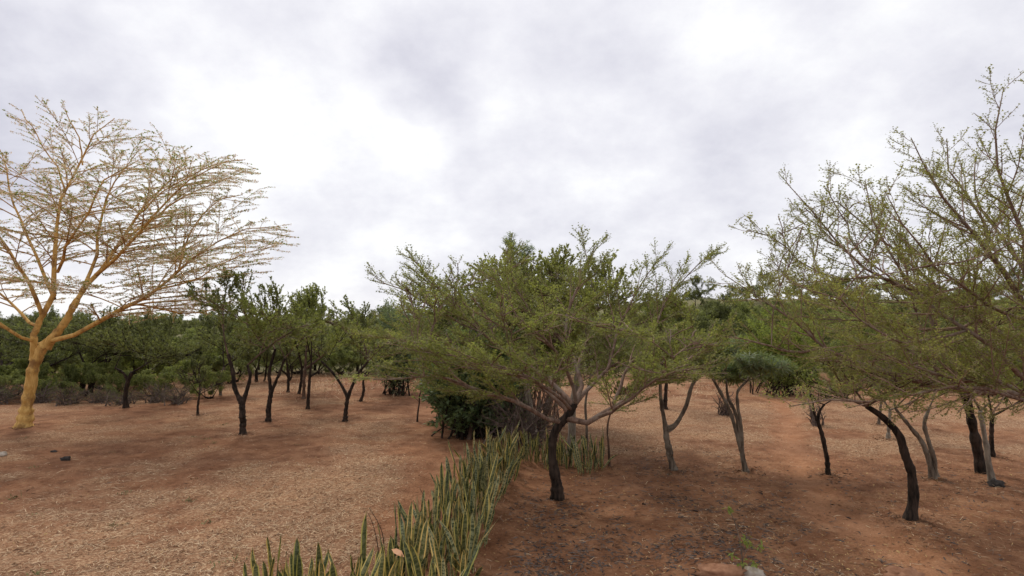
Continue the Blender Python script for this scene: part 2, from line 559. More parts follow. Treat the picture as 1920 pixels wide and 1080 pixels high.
def stem_mesh(name, pts, rad, sides, mat, rough=0.08, flare=False, r=None):
    r = r or rng
    if flare:
        k2 = len(pts) * 3
        a = smooth_line(np.column_stack([pts, rad]), k2)
        n_ = np.convolve(r.normal(0, 1, k2 + 4), np.ones(5) / 5, 'valid')[:, None] * r.normal(0, 1, 3)[None] * [1, 1, 0]
        n_ = n_ * np.sin(np.linspace(0, math.pi, k2))[:, None]
        pts = a[:, :3] + n_ * a[:, 3:4] * .22
        rad = a[:, 3] * (1 + .12 * np.convolve(r.normal(0, 1, k2 + 2), np.ones(3) / 3, 'valid'))
        for _ in range(2):                                   # knots
            c_ = int(r.integers(3, k2 - 2)); rad[c_] *= 1.13; rad[c_ - 1] *= 1.07
    k = len(pts)
    rad = np.array(rad, float)
    rad = rad * (1 + rough * (r.random(k) - 0.5) * 2)
    v, f = tubes(pts[None], rad[None], sides)
    v = v.reshape(k, sides, 3)
    c = pts[:, None, :]
    lump = 1 + rough * 1.2 * (r.random((k, sides, 1)) - 0.5)
    v = c + (v - c) * lump
    if flare:
        w = np.exp(-np.arange(k) / k * 11.0)[:, None, None]
        v = c + (v - c) * (1 + w * (0.25 + 0.75 * r.random((1, sides, 1)) ** 2))
    verts = np.vstack([v.reshape(-1, 3), pts[-1:]])
    quads = f
    last = (k - 1) * sides
    j = np.arange(sides)
    caps = np.stack([last + j, last + (j + 1) % sides, np.full(sides, len(verts) - 1), np.full(sides, len(verts) - 1)], 1)
    me = bpy.data.meshes.new(name)
    fl = [tuple(q) for q in quads.tolist()] + [tuple(q[:3]) for q in caps.tolist()]
    me.from_pydata(verts.tolist(), [], fl)
    me.polygons.foreach_set('use_smooth', np.full(len(fl), True))
    me.materials.append(mat)
    return me


def sprout(P, R, spacing, t0, angle, length, k, wob, up, flat, r, env=None, taper=0.35, shrink=0.6, maxlen=None, rr=0.55, lv=0.0):
    """children of a set of branches: P (n,K,3)"""
    n, K, _ = P.shape
    seg = np.linalg.norm(np.diff(P, axis=1), axis=2)
    Ln = seg.sum(1)
    cnt = np.maximum((Ln * (1 - t0) / spacing + r.random(n)).astype(int), 0)
    idx = np.repeat(np.arange(n), cnt)
    if len(idx) == 0:
        return np.zeros((0, k, 3)), np.zeros((0, k))
    start = np.cumsum(cnt) - cnt
    j = np.arange(len(idx)) - start[idx]
    t = t0 + (1 - t0) * (j + r.random(len(idx))) / cnt[idx]
    f = t * (K - 1); i0 = np.minimum(f.astype(int), K - 2); fr = (f - i0)[:, None]
    A, B = P[idx, i0], P[idx, i0 + 1]
    p = A * (1 - fr) + B * fr
    T = norm(B - A)
    rad = R[idx, i0] * (1 - fr[:, 0]) + R[idx, i0 + 1] * fr[:, 0]
    up_v = np.array([0, 0, 1.0])
    hz = np.cross(T, up_v)
    bad = np.linalg.norm(hz, axis=1) < 0.25
    hz[bad] = r.normal(size=(bad.sum(), 3)) * [1, 1, 0]
    hz = norm(hz); vt = norm(np.cross(hz, T))
    side = np.where(j % 2 == 0, 1.0, -1.0)
    phi = r.normal(0, flat, len(idx))
    rnd = r.random(len(idx)) < 0.15
    phi[rnd] = r.random(rnd.sum()) * math.pi
    perp = side[:, None] * np.cos(phi)[:, None] * hz + np.sin(phi)[:, None] * vt
    a = np.radians(angle + r.normal(0, 11, len(idx)))[:, None]
    d = norm(np.cos(a) * T + np.sin(a) * perp)
    ln = length * Ln[idx] * (1 - shrink * t) * (0.6 + 0.7 * r.random(len(idx)))
    if maxlen:
        ln = np.minimum(ln, maxlen * (0.7 + 0.5 * r.random(len(idx))))
    step = (ln / (k - 1))[:, None]
    pts = [p]
    for s in range(k - 1):
        d = norm((d + r.normal(0, wob, d.shape) + np.array([0, 0, up])) * [1, 1, 1 - lv])
        pts.append(pts[-1] + d * step)
    Q = np.stack(pts, 1)
    if env is not None:
        ins = env(Q)
        ok = np.cumprod(ins, axis=1).sum(1)            # points inside before the first exit
        sc = np.clip(ok / k, 0.0, 1)
        keep = sc > 0.2
        Q = Q[:, :1] + (Q - Q[:, :1]) * sc[:, None, None]
        Q, rad, ln = Q[keep], rad[keep], ln[keep]
    r0 = np.minimum(rad * rr, 0.003 + ln * 0.0095)
    RR = r0[:, None] * (1 - (1 - taper) * np.linspace(0, 1, k)[None])
    return Q, RR


def near_limbs(env, limbs, rad):
    pts = np.vstack([p[4:] for p, _ in limbs])
    def f(Q):
        res = env(Q)
        q = Q.reshape(-1, 3)
        d = np.full(len(q), 1e9)
        for p in pts:
            d = np.minimum(d, ((q - p) ** 2).sum(1))
        return res | (d.reshape(Q.shape[:-1]) < rad * rad)
    return f


def ellipsoids(lst, zmin=-1e9):
    cs = [(np.array(c, float), np.array(s, float)) for c, s in lst]
    def f(Q):
        res = np.zeros(Q.shape[:-1], bool)
        for c, s in cs:
            res |= (((Q - c) / s) ** 2).sum(-1) < 1
        return res & (Q[..., 2] > zmin)
    return f


def feather(pairs=3, spread=.42, w=.09):
    tri = []
    for i in range(pairs):
        u = 0.12 + 0.78 * i / max(pairs - 1, 1)
        s = spread * (1 - 0.35 * abs(2 * i / max(pairs - 1, 1) - 0.9))
        for sg in (1, -1):
            tri.append([(u - w, 0, 0), (u + w, 0, 0), (u + 0.16, sg * s, -0.06)])
    tri.append([(-0.05, 0.03, 0), (-0.05, -0.03, 0), (1.1, 0, -0.1)])
    return np.array(tri)


def clump(nt, seed, thin=0.16):
    r = np.random.default_rng(seed)
    tri = []
    for i in range(nt):
        c = r.normal(0, .26, 3) + [0.4, 0, 0]; d = norm(r.normal(size=3) + [0.6, 0, 0]); e = norm(np.cross(d, r.normal(size=3)))
        tri.append([c - e * thin - d * .2, c + e * thin - d * .2, c + d * .42])
    return np.array(tri)


def rosette(nl, seed):
    r = np.random.default_rng(seed)
    tri = []
    for i in range(nl):
        a = i * 2.4; el = r.uniform(-.2, 1.0)
        d = np.array([math.sin(el), math.cos(el) * math.cos(a), math.cos(el) * math.sin(a)])
        e = norm(np.cross(d, [1, 0.2, 0.1])) * .055
        m_ = d * .55
        tri.append([d * .05, m_ + e, m_ - e]); tri.append([m_ + e, d - np.array([.12, 0, 0]), m_ - e])
    return np.array(tri)


def leaf_sheet():
    return np.array([[(0, 0, 0), (.45, .24, .04), (.5, 0, -.04)], [(0, 0, 0), (.5, 0, -.04), (.45, -.24, .04)],
                     [(.45, .24, .04), (1, 0, -.12), (.5, 0, -.04)], [(.5, 0, -.04), (1, 0, -.12), (.45, -.24, .04)]], float)


LEAF = {'feather': feather(4), 'feather3': feather(3, .42, .11), 'feather2': feather(2, .45, .16), 'frond': feather(1, .50, .26), 'clump': clump(5, 4),
        'clump3': clump(3, 9, .22), 'rosette': rosette(9, 2), 'broad': leaf_sheet(), 'puff': clump(3, 7, .17)}


def leaves_on(P, spacing, t0, r, dens=1.0):
    """positions and directions of leaves along branches"""
    n, K, _ = P.shape
    Ln = np.linalg.norm(np.diff(P, axis=1), axis=2).sum(1)
    cnt = (Ln * (1 - t0) / spacing * dens + r.random(n)).astype(int)
    idx = np.repeat(np.arange(n), cnt)
    start = np.cumsum(cnt) - cnt
    j = np.arange(len(idx)) - start[idx]
    t = t0 + (1 - t0) * (j + 1.0 * r.random(len(idx))) / np.maximum(cnt[idx], 1)
    f = t * (K - 1); i0 = np.minimum(f.astype(int), K - 2); fr = (f - i0)[:, None]
    A, B = P[idx, i0], P[idx, i0 + 1]
    p = A * (1 - fr) + B * fr
    T = norm(B - A)
    d = norm(T * 0.65 + r.normal(0, 0.5, T.shape) * [1, 1, 0.6] + [0, 0, 0.12])
    return p, d


def leaf_mesh(name, pos, dirs, size, template, mat, r, size_var=0.35, droop=0.0):
    n = len(pos)
    tpl = LEAF[template]
    nt = len(tpl)
    up = np.array([0, 0, 1.0]) + r.normal(0, 0.45, (n, 3))
    side = norm(np.cross(dirs, up)); nor = np.cross(side, dirs)
    s = size * (1 - size_var + 2 * size_var * r.random(n))
    fr = np.stack([dirs, side, nor], 1) * s[:, None, None]           # (n,3axes,3)
    V = pos[:, None, None, :] + np.einsum('tvk,nkx->ntvx', tpl, fr)
    verts = V.reshape(-1, 3)
    faces = np.arange(len(verts)).reshape(-1, 3)
    lt = np.clip(0.5 + r.normal(0, 0.17, n), 0, 1)
    tint = np.repeat(lt, nt)
    return make_mesh(name, verts, faces, {'tint': ('FACE', tint)}, False, mat)


def finish_tree(root, stems, limbs, sub, leaf_sets, mat_trunk, mat_limb, mat_twig, r, sides=(10, 7), origin=(0, 0, 0), limb_parts=True, hero=False):
    """stems/limbs: lists of (pts(k,3), radii(k)) ; sub: list of (P,R,sides)"""
    o3 = np.array(origin, float)
    for p, rad in stems:
        obj('trunk', stem_mesh('trunk', p - o3, rad, sides[0], mat_trunk, 0.035, True, r), root)
    if limb_parts:
        for p, rad in limbs:
            obj('limb', stem_mesh('limb', p - o3, rad, sides[1], mat_limb, 0.08, False, r), root)
    vs, fs, off = [], [], 0
    if not limb_parts and limbs:
        P = np.stack([p for p, _ in limbs]); R = np.stack([q for _, q in limbs])
        v, f = tubes(P - o3, R, sides[1]); vs.append(v); fs.append(f + off); off += len(v)
    for P, R, s in sub:
        if len(P):
            v, f = tubes(P - o3, R, s); vs.append(v); fs.append(f + off); off += len(v)
    if vs:
        obj('twigs', make_mesh('twigs', np.vstack(vs), np.vstack(fs), None, True, mat_twig), root, 'stuff')
    for nm, pos, d, size, tpl, mat in leaf_sets:
        if len(pos):
            obj(nm, leaf_mesh(nm, pos - o3, d, size, tpl, mat, r), root, 'stuff')


RS = [0.8]


def px_line(pl, Y, k=12, z_sink=True):
    """pl: [(px,py,r_px[,dY])] -> pts, radii at depth Y"""
    out = []
    for q in pl:
        y = Y + (q[3] if len(q) > 3 else 0)
        p = at(q[0], q[1], y)
        out.append((p[0], p[1], p[2], q[2] * RS[0] * y / F))
    a = smooth_line(out, k)
    return a[:, :3], a[:, 3]


STYLES = {
    # spacing1, len1, ang1, up1, flat1, spacing2, len2, ang2, maxlen2, leaf spacing, leaf size, template
    'hero':   dict(s1=.135, l1=.45, a1=36, u1=.03, f1=.45, m1=1.15, s2=.075, l2=.5, a2=33, u2=.015, f2=.45, m2=.55, s3=0, l3=0, m3=0, lv=.06, ls=.0135, lz=.058, tpl='feather2', w=.055),
    'mid':    dict(s1=.13, l1=.55, a1=34, u1=.07, f1=.8, m1=1.0, s2=.085, l2=.55, a2=34, u2=.05, f2=.8, m2=.50, s3=0, l3=0, m3=0, ls=.022, lz=.095, tpl='frond', w=.06),
    'belt':   dict(s1=.26, l1=.6, a1=45, u1=.05, f1=.8, m1=1.2, s2=.14, l2=.55, a2=45, u2=.03, f2=.8, m2=.6, s3=0, l3=0, m3=0, ls=.060, lz=.20, tpl='clump', w=.10),
    'shrub':  dict(s1=.20, l1=.5, a1=45, u1=.05, f1=1.2, m1=1.0, s2=.13, l2=.5, a2=45, u2=.03, f2=1.2, m2=.4, s3=0, l3=0, m3=0, ls=.030, lz=.10, tpl='broad', w=.12),
    'bare':   dict(s1=.12, l1=.55, a1=38, u1=.02, f1=1.2, m1=.9, s2=.09, l2=.5, a2=42, u2=.0, f2=1.2, m2=.35, s3=0, l3=0, m3=0, ls=.4, lz=.03, tpl='puff', w=.16),
}


def grow_tree(name, label, stems, limb_lines, style, leaf_mats, barks, seed, cat='tree', group=None, env=None, base=None,
              leaf_name='foliage', limb_parts=True, over=None, hero=False, cat_leaf=None, limb_leaves=True):
    r = np.random.default_rng(seed)
    S = dict(STYLES[style]); S.update(over or {})
    if base is None:
        base = stems[0][0][0] if stems else limb_lines[0][0][0]
    root = thing(name, label, cat, base, group)
    limbs = limb_lines
    K = 10
    LP = np.stack([smooth_line(np.column_stack([p, q]), K) for p, q in limbs])
    P0, R0 = LP[:, :, :3], LP[:, :, 3]
    P1, R1 = sprout(P0, R0, S['s1'], .22, S['a1'], S['l1'], 6, S['w'], S['u1'], S['f1'], r, env, maxlen=S['m1'], lv=S.get('lv', 0) * .6)
    P2, R2 = sprout(P1, R1, S['s2'], .12, S['a2'], S['l2'], 4, S['w'], S['u2'], S['f2'], r, env, maxlen=S['m2'], lv=S.get('lv', 0))
    cut = [0, 2, 3] if hero else [0, 3]
    sub = [(P1 if hero else P1[:, [0, 2, 5]], np.maximum(R1 if hero else R1[:, [0, 2, 5]], .0035), 4 if hero else 3),
           (P2[:, cut], np.maximum(R2[:, cut], .0022), 3)]
    tw = [P2]
    if S['s3']:
        P3, R3 = sprout(P2, R2, S['s3'], .1, 45, S['l3'], 3, .12, .01, .6, r, env, maxlen=S['m3'])
        sub.append((P3[:, ::2], np.maximum(R3[:, ::2], .0018), 3)); tw.append(P3)
    pos, dr = [], []
    for Q in tw:
        a, b = leaves_on(Q, S['ls'], .12, r); pos.append(a); dr.append(b)
    a, b = leaves_on(P1, S['ls'] * 1.6, .45, r); pos.append(a); dr.append(b)
    if limb_leaves:
        a, b = leaves_on(P0, S['ls'] * 2, .8, r); pos.append(a); dr.append(b)
    pos, dr = np.vstack(pos), np.vstack(dr)
    sets = []
    c = 0
    pick = r.random(len(pos))
    for nm, m_, share, size, tpl in leaf_mats:
        k_ = (pick >= c) & (pick < c + share); c += share
        sets.append((nm, pos[k_], dr[k_], size or S['lz'], tpl or S['tpl'], M[m_]))
    finish_tree(root, stems, limbs, sub, sets, M[barks[0]], M[barks[1]], M[barks[2]], r, origin=base, limb_parts=limb_parts, hero=hero)
    STATS.append((name, len(pos)))
    return root


STATS = []


def bez(a, c, b, k=10):
    t = np.linspace(0, 1, k)[:, None]
    return a * (1 - t) ** 2 + 2 * c * t * (1 - t) + b * t ** 2


def auto_limbs(tips, C, Rr, n, r, r0, zlo=-.25, reach=.88, lift=.55, spreadk=.4, wob=.05, grow=True):
    """limbs from trunk tips, or from earlier limbs, towards the skin of a crown ellipsoid"""
    out = []
    C = np.array(C, float); Rr = np.array(Rr, float)
    tips = [(np.array(a, float), b) for a, b in tips]
    n0 = len(tips)
    for i in range(n):
        q = (i * 0.618 + .3) % 1.0
        zz = zlo + (1 - zlo) * q ** 1.15
        az = i * 2.39996 + r.uniform(-.4, .4)
        h = math.sqrt(max(0, 1 - min(zz, .97) ** 2))
        tgt = C + Rr * np.array([h * math.cos(az), h * math.sin(az), zz]) * reach * r.uniform(.80, 1.08)
        best, tp = 1e9, None
        for k, c in enumerate(tips):
            dv = tgt - c[0]
            cost = np.linalg.norm(dv[:2]) + (1.5 if dv[2] < .1 else 0) + r.random() * .35 + (0 if k >= n0 or i < 4 else .5)
            if cost < best:
                best, tp = cost, c
        s = tp[0]
        d = tgt - s
        c = s + d * np.array([spreadk, spreadk, lift]) + r.normal(0, .06, 3) * np.linalg.norm(d)
        p = bez(s, c, tgt)
        w = np.cumsum(r.normal(0, wob, (10, 3)), axis=0) * np.linspace(0, 1, 10)[:, None] * np.linalg.norm(d) * .25
        p = p + w * [1, 1, .6]
        ra = max(tp[1] * r0 * r.uniform(.8, 1.1), .009)
        rad = ra + (.007 - ra) * np.linspace(0, 1, 10) ** .8
        out.append((p, rad))
        if grow:
            for k in (3, 5, 6):
                tips.append((p[k], rad[k]))
    return out


def limb_tips(lst, ks=(3, 5, 7)):
    return [(p[k], q[k]) for p, q in lst for k in ks]


def crown_from_px(x0, x1, y0, y1, Y, ry=None):
    """ellipsoid that spans a crown seen between those columns and rows at depth Y"""
    a = at(x0, (y0 + y1) / 2, Y); b = at(x1, (y0 + y1) / 2, Y)
    t = at((x0 + x1) / 2, y0, Y); u = at((x0 + x1) / 2, y1, Y)
    C = np.array([(a[0] + b[0]) / 2, Y, (t[2] + u[2]) / 2])
    rx = (b[0] - a[0]) / 2
    return C, np.array([rx, ry or rx, (t[2] - u[2]) / 2])


def simple_tree(name, label, stems_px, crown, nl, style, leaf_mats, barks, seed, Y=None, k=14, group=None, cat='tree',
                r0=.62, ry=None, over=None, zlo=-.3, lift=.55, hero=False, env_scale=1.08, dY=0.0, spreadk=.4):
    """stems_px[0] starts at the foot; later stems start on an earlier one"""
    r = np.random.default_rng(seed)
    Y = Y or depth_of_row(stems_px[0][0][1])
    stems = [px_line(s, Y, k) for s in stems_px]
    p0 = stems[0][0][0]
    dz = gz(p0[0], p0[1]) - p0[2] - 0.03
    stems[0][0][:, 2] += dz * np.linspace(1, 0, len(stems[0][0])) ** 2
    C, R = crown_from_px(*crown, Y + dY, ry)
    starts = [s[0][0] for s in stems[1:]]
    tips = [(s[0][-1], s[1][-1]) for s in stems]
    if len(stems) > 1:
        tips = tips[1:] if len(stems) > 2 or True else tips
        # the first stem keeps its own tip when nothing forks from it
        if min(np.linalg.norm(stems[0][0][-1] - q) for q in starts) > 0.15:
            tips.append((stems[0][0][-1], stems[0][1][-1]))
    limbs = auto_limbs(tips, C, R, int(nl * 2.4), r, r0, zlo - .12, lift=min(lift, .5), spreadk=spreadk + .1, reach=.94)
    # a few limbs leave the stems below the tip
    env = ellipsoids([(C, R * env_scale)])
    base = np.array([p0[0], p0[1], gz(p0[0], p0[1])])
    return grow_tree(name, label, stems, limbs, style, leaf_mats, barks, seed, cat, group, env, base, over=over, hero=hero)


G = [('foliage', 'leaf_mid', 1.0, None, None)]


# ================================================================== the trees
def lines(lst, Y, wob=.035, seed=3):
    r = np.random.default_rng(seed)
    out = []
    for l in lst:
        p, q = px_line(l, Y, 10)
        n_ = np.cumsum(r.normal(0, wob, (10, 3)), axis=0); n_[0] = 0
        n_ -= np.linspace(0, 1, 10)[:, None] * n_[-1]
        out.append((p + n_, q))
    return out


def centre_tree():
    Y = depth_of_row(935)
    RS[0] = .66
    r = np.random.default_rng(5)
    st = px_line([(1047, 938, 14), (1044, 905, 13.5), (1036, 862, 12.5), (1037, 822, 12.5), (1048, 797, 13), (1064, 780, 12), (1078, 758, 9)], Y, 22)
    p0 = st[0][0].copy()
    st[0][:, 2] += (gz(p0[0], p0[1]) - p0[2] - .04) * np.linspace(1, 0, 22) ** 2
    ex = lines([
        [(1060, 784, 9), (1095, 792, 8, -.1), (1128, 775, 7.5, -.2), (1185, 727, 6, -.3), (1240, 690, 5, -.4), (1300, 652, 3.2, -.5), (1350, 612, 1, -.6)],
        [(1150, 757, 5.5, -.2), (1175, 700, 4, .1), (1215, 650, 3.5, .4), (1235, 590, 2.5, .6), (1262, 520, 1, .7)],
        [(1120, 782, 5.5, -.2), (1165, 745, 4.2, -.9), (1215, 715, 3.5, -1.3), (1280, 700, 2.2, -1.6), (1330, 690, 1, -1.7)],
        [(1052, 792, 7), (1000, 768, 6, -.4), (930, 740, 5, -.9), (850, 724, 4, -1.2), (770, 716, 2.6, -1.4), (700, 712, 1, -1.5)],
        [(1068, 772, 8), (1020, 728, 6.5, .1), (960, 700, 5.5, .2), (880, 668, 4, .3), (790, 642, 2.5, .3), (700, 632, 1, .3)],
        [(1076, 760, 8), (1030, 705, 7, .4), (985, 668, 5.5, .6), (915, 620, 4, .8), (860, 570, 3.3, .9), (815, 520, 2.2, .9), (768, 480, 1, .9)],
        [(1078, 758, 8), (1090, 715, 6.5, .3), (1070, 670, 5.5, .6), (1055, 620, 4.5, .8), (1075, 560, 3.3, .9), (1100, 500, 1.5, 1), (1120, 455, 1, 1)],
        [(1078, 758, 7), (1105, 725, 5.5, .6), (1140, 680, 4.5, 1.), (1160, 620, 3.5, 1.3), (1200, 550, 2, 1.5), (1240, 480, 1, 1.5)],
        [(1070, 768, 6), (1040, 735, 5, -.7), (990, 705, 4, -1.2), (930, 690, 3.4, -1.6), (850, 680, 2.2, -1.8), (780, 672, 1, -1.9)],
        [(1080, 755, 6), (1055, 700, 5, -.4), (1035, 660, 4, -.9), (1000, 620, 3, -1.2), (960, 570, 2, -1.3), (930, 525, 1, -1.3)],
        [(915, 620, 3, .8), (850, 590, 2.4, .7), (790, 560, 2, .6), (740, 525, 1.6, .6), (702, 520, 1, .6)],
        [(1070, 670, 4, .6), (1020, 610, 3.2, .8), (985, 560, 2.6, .9), (960, 510, 2, 1), (948, 465, 1, 1)],
        [(1160, 620, 3, 1.3), (1230, 580, 2.2, 1.3), (1290, 520, 1.6, 1.2), (1335, 480, 1, 1.2)],
    ], Y)
    C, R = crown_from_px(690, 1345, 470, 782, Y + .2, 2.7)
    tips = [(st[0][-1], st[1][-1])] + limb_tips(ex)
    au = auto_limbs(tips, C, R, 100, r, .62, -.55, lift=.45, reach=.98, spreadk=.45, wob=.10)
    C2, R2 = crown_from_px(700, 1320, 590, 775, Y - .3, 2.6)
    au += auto_limbs(tips, C2, R2, 60, r, .6, -.5, lift=.35, reach=.98, spreadk=.45, wob=.10)
    env = ellipsoids([(C, R * 1.1), (at(1080, 520, Y + .9), (1.7, 1.6, .95)), (at(840, 560, Y + .7), (1.2, 1.3, .8)), (at(840, 690, Y - .8), (1.9, 1.6, .6))], zmin=1.05)
    env = near_limbs(env, ex, .34)
    return grow_tree('acacia_tree', 'wide acacia with bent dark trunk and feathery layered crown in the middle',
                     [st], ex + au, 'hero', [('foliage', 'leaf_green', 1.0, None, None)], ('bark_dark', 'bark_limb', 'bark_twig'), 51, env=env, hero=True)


def right_tree():
    Y = 8.7
    RS[0] = .72
    r = np.random.default_rng(8)
    st = px_line([(2075, 1000, 20), (2060, 930, 18), (2035, 860, 16), (2015, 800, 15), (1998, 765, 13)], Y, 16)
    p0 = st[0][0].copy()
    st[0][:, 2] += (gz(p0[0], p0[1]) - p0[2] - .04) * np.linspace(1, 0, 16) ** 2
    ex = lines([
        [(1998, 768, 11), (1920, 738, 8, .1), (1830, 730, 7, .2), (1730, 716, 6.5, .3), (1660, 690, 6, .3), (1600, 668, 5, .3), (1556, 656, 4.5, .3), (1500, 602, 3.4, .3), (1430, 560, 2.2, .3), (1358, 515, 1, .3)],
        [(1556, 656, 4, .3), (1490, 660, 3, .2), (1430, 645, 2.2, 0), (1364, 630, 1, -.2)],
        [(2000, 765, 11), (1920, 660, 8, .5), (1850, 590, 6.5, .8), (1770, 548, 5, .9), (1690, 530, 4, .9), (1610, 498, 3, .9), (1540, 430, 2, .9), (1474, 342, 1, .9)],
        [(1770, 548, 4, .9), (1700, 490, 3.2, 1.2), (1640, 440, 2.4, 1.3), (1570, 390, 1.6, 1.4), (1500, 400, 1, 1.4)],
        [(2000, 760, 10), (1940, 600, 7.5, .1), (1870, 500, 6, .1), (1800, 420, 4, .1), (1750, 345, 2.4, .1), (1708, 258, 1, .1)],
        [(2005, 755, 10), (1960, 560, 7.5, -.5), (1925, 430, 5.5, -.8), (1885, 320, 3.4, -1), (1870, 230, 2, -1), (1882, 164, 1, -1)],
        [(1998, 770, 9), (1890, 680, 6, -.4), (1810, 620, 5, -.5), (1720, 560, 4, -.5), (1660, 470, 2.4, -.5), (1622, 338, 1, -.5)],
        [(1998, 775, 8), (1900, 745, 5, -.8), (1800, 728, 4.4, -1.2), (1700, 745, 3.6, -1.4), (1620, 757, 3, -1.5), (1540, 752, 2, -1.6), (1480, 762, 1, -1.6)],
        [(1990, 780, 7), (1900, 722, 5, -.6), (1820, 708, 4.4, -.8), (1740, 690, 3.6, -.8), (1660, 660, 2.4, -.9), (1590, 650, 1, -.9)],
        [(1870, 500, 4.4, .1), (1830, 400, 3.2, .5), (1800, 330, 2.2, .7), (1775, 260, 1, .7)],
        [(1850, 590, 4.5, .8), (1760, 610, 3.8, 1.2), (1660, 590, 3, 1.5), (1560, 560, 2.2, 1.6), (1440, 480, 1, 1.7)],
        [(1925, 430, 4, -.8), (1960, 320, 3, -1.2), (1990, 200, 1, -1.4)],
        [(1730, 716, 3.6, .3), (1700, 650, 3, .7), (1640, 610, 2.4, 1), (1560, 600, 1.8, 1.2), (1470, 600, 1, 1.3)],
        [(1810, 620, 3.6, -.5), (1720, 640, 3, -1), (1640, 620, 2.4, -1.3), (1550, 560, 1.6, -1.5), (1480, 530, 1, -1.6)],
        [(1690, 530, 3, .9), (1610, 530, 2.4, .6), (1540, 520, 1.8, .4), (1460, 450, 1.4, .3), (1402, 432, 1, .3)],
        [(1720, 560, 3, -.5), (1640, 500, 2.4, -.2), (1580, 440, 1.8, 0), (1550, 345, 1, 0)],
        [(1940, 600, 5, .1), (1850, 560, 4, -.7), (1760, 500, 3, -1.2), (1690, 420, 2, -1.5), (1660, 360, 1, -1.5)],
        [(1950, 560, 5, -.3), (1880, 440, 3.6, .6), (1840, 370, 2.4, 1.), (1830, 290, 1, 1.2)],
    ], Y)
    C, R = crown_from_px(1560, 2560, 330, 760, Y, 3.4)
    tips = [(st[0][-1], st[1][-1])] + limb_tips(ex)
    au = auto_limbs(tips, C, R, 20, r, .6, -.2, lift=.5, reach=.88, spreadk=.4, wob=.10)
    C2, R2 = crown_from_px(1400, 2000, 330, 770, Y, 2.6)
    au += auto_limbs(tips, C2, R2, 42, r, .6, -.75, lift=.45, reach=.92, spreadk=.45, wob=.12)
    env = ellipsoids([(at(1690, 600, Y), (2.75, 2.6, 1.5)), (at(1905, 490, Y), (1.9, 2.4, 2.1)), (at(2150, 560, Y), (2.6, 3.0, 1.9)), (at(1600, 480, Y + .8), (1.5, 1.5, 1.1))], zmin=1.5)
    env = near_limbs(env, ex, .34)
    return grow_tree('acacia_tree', 'large open acacia with long limbs reaching in from the right edge',
                     [st], ex + au, 'hero', [('foliage', 'leaf_right', 1.0, None, None)], ('bark_red', 'bark_limb', 'bark_twig'), 77, env=env, hero=True,
                     over=dict(s1=.145, m1=1.1, s2=.095, ls=.0165, lz=.052, w=.085, f1=.8, f2=.8, u1=.035, a1=42, a2=40, lv=.0))


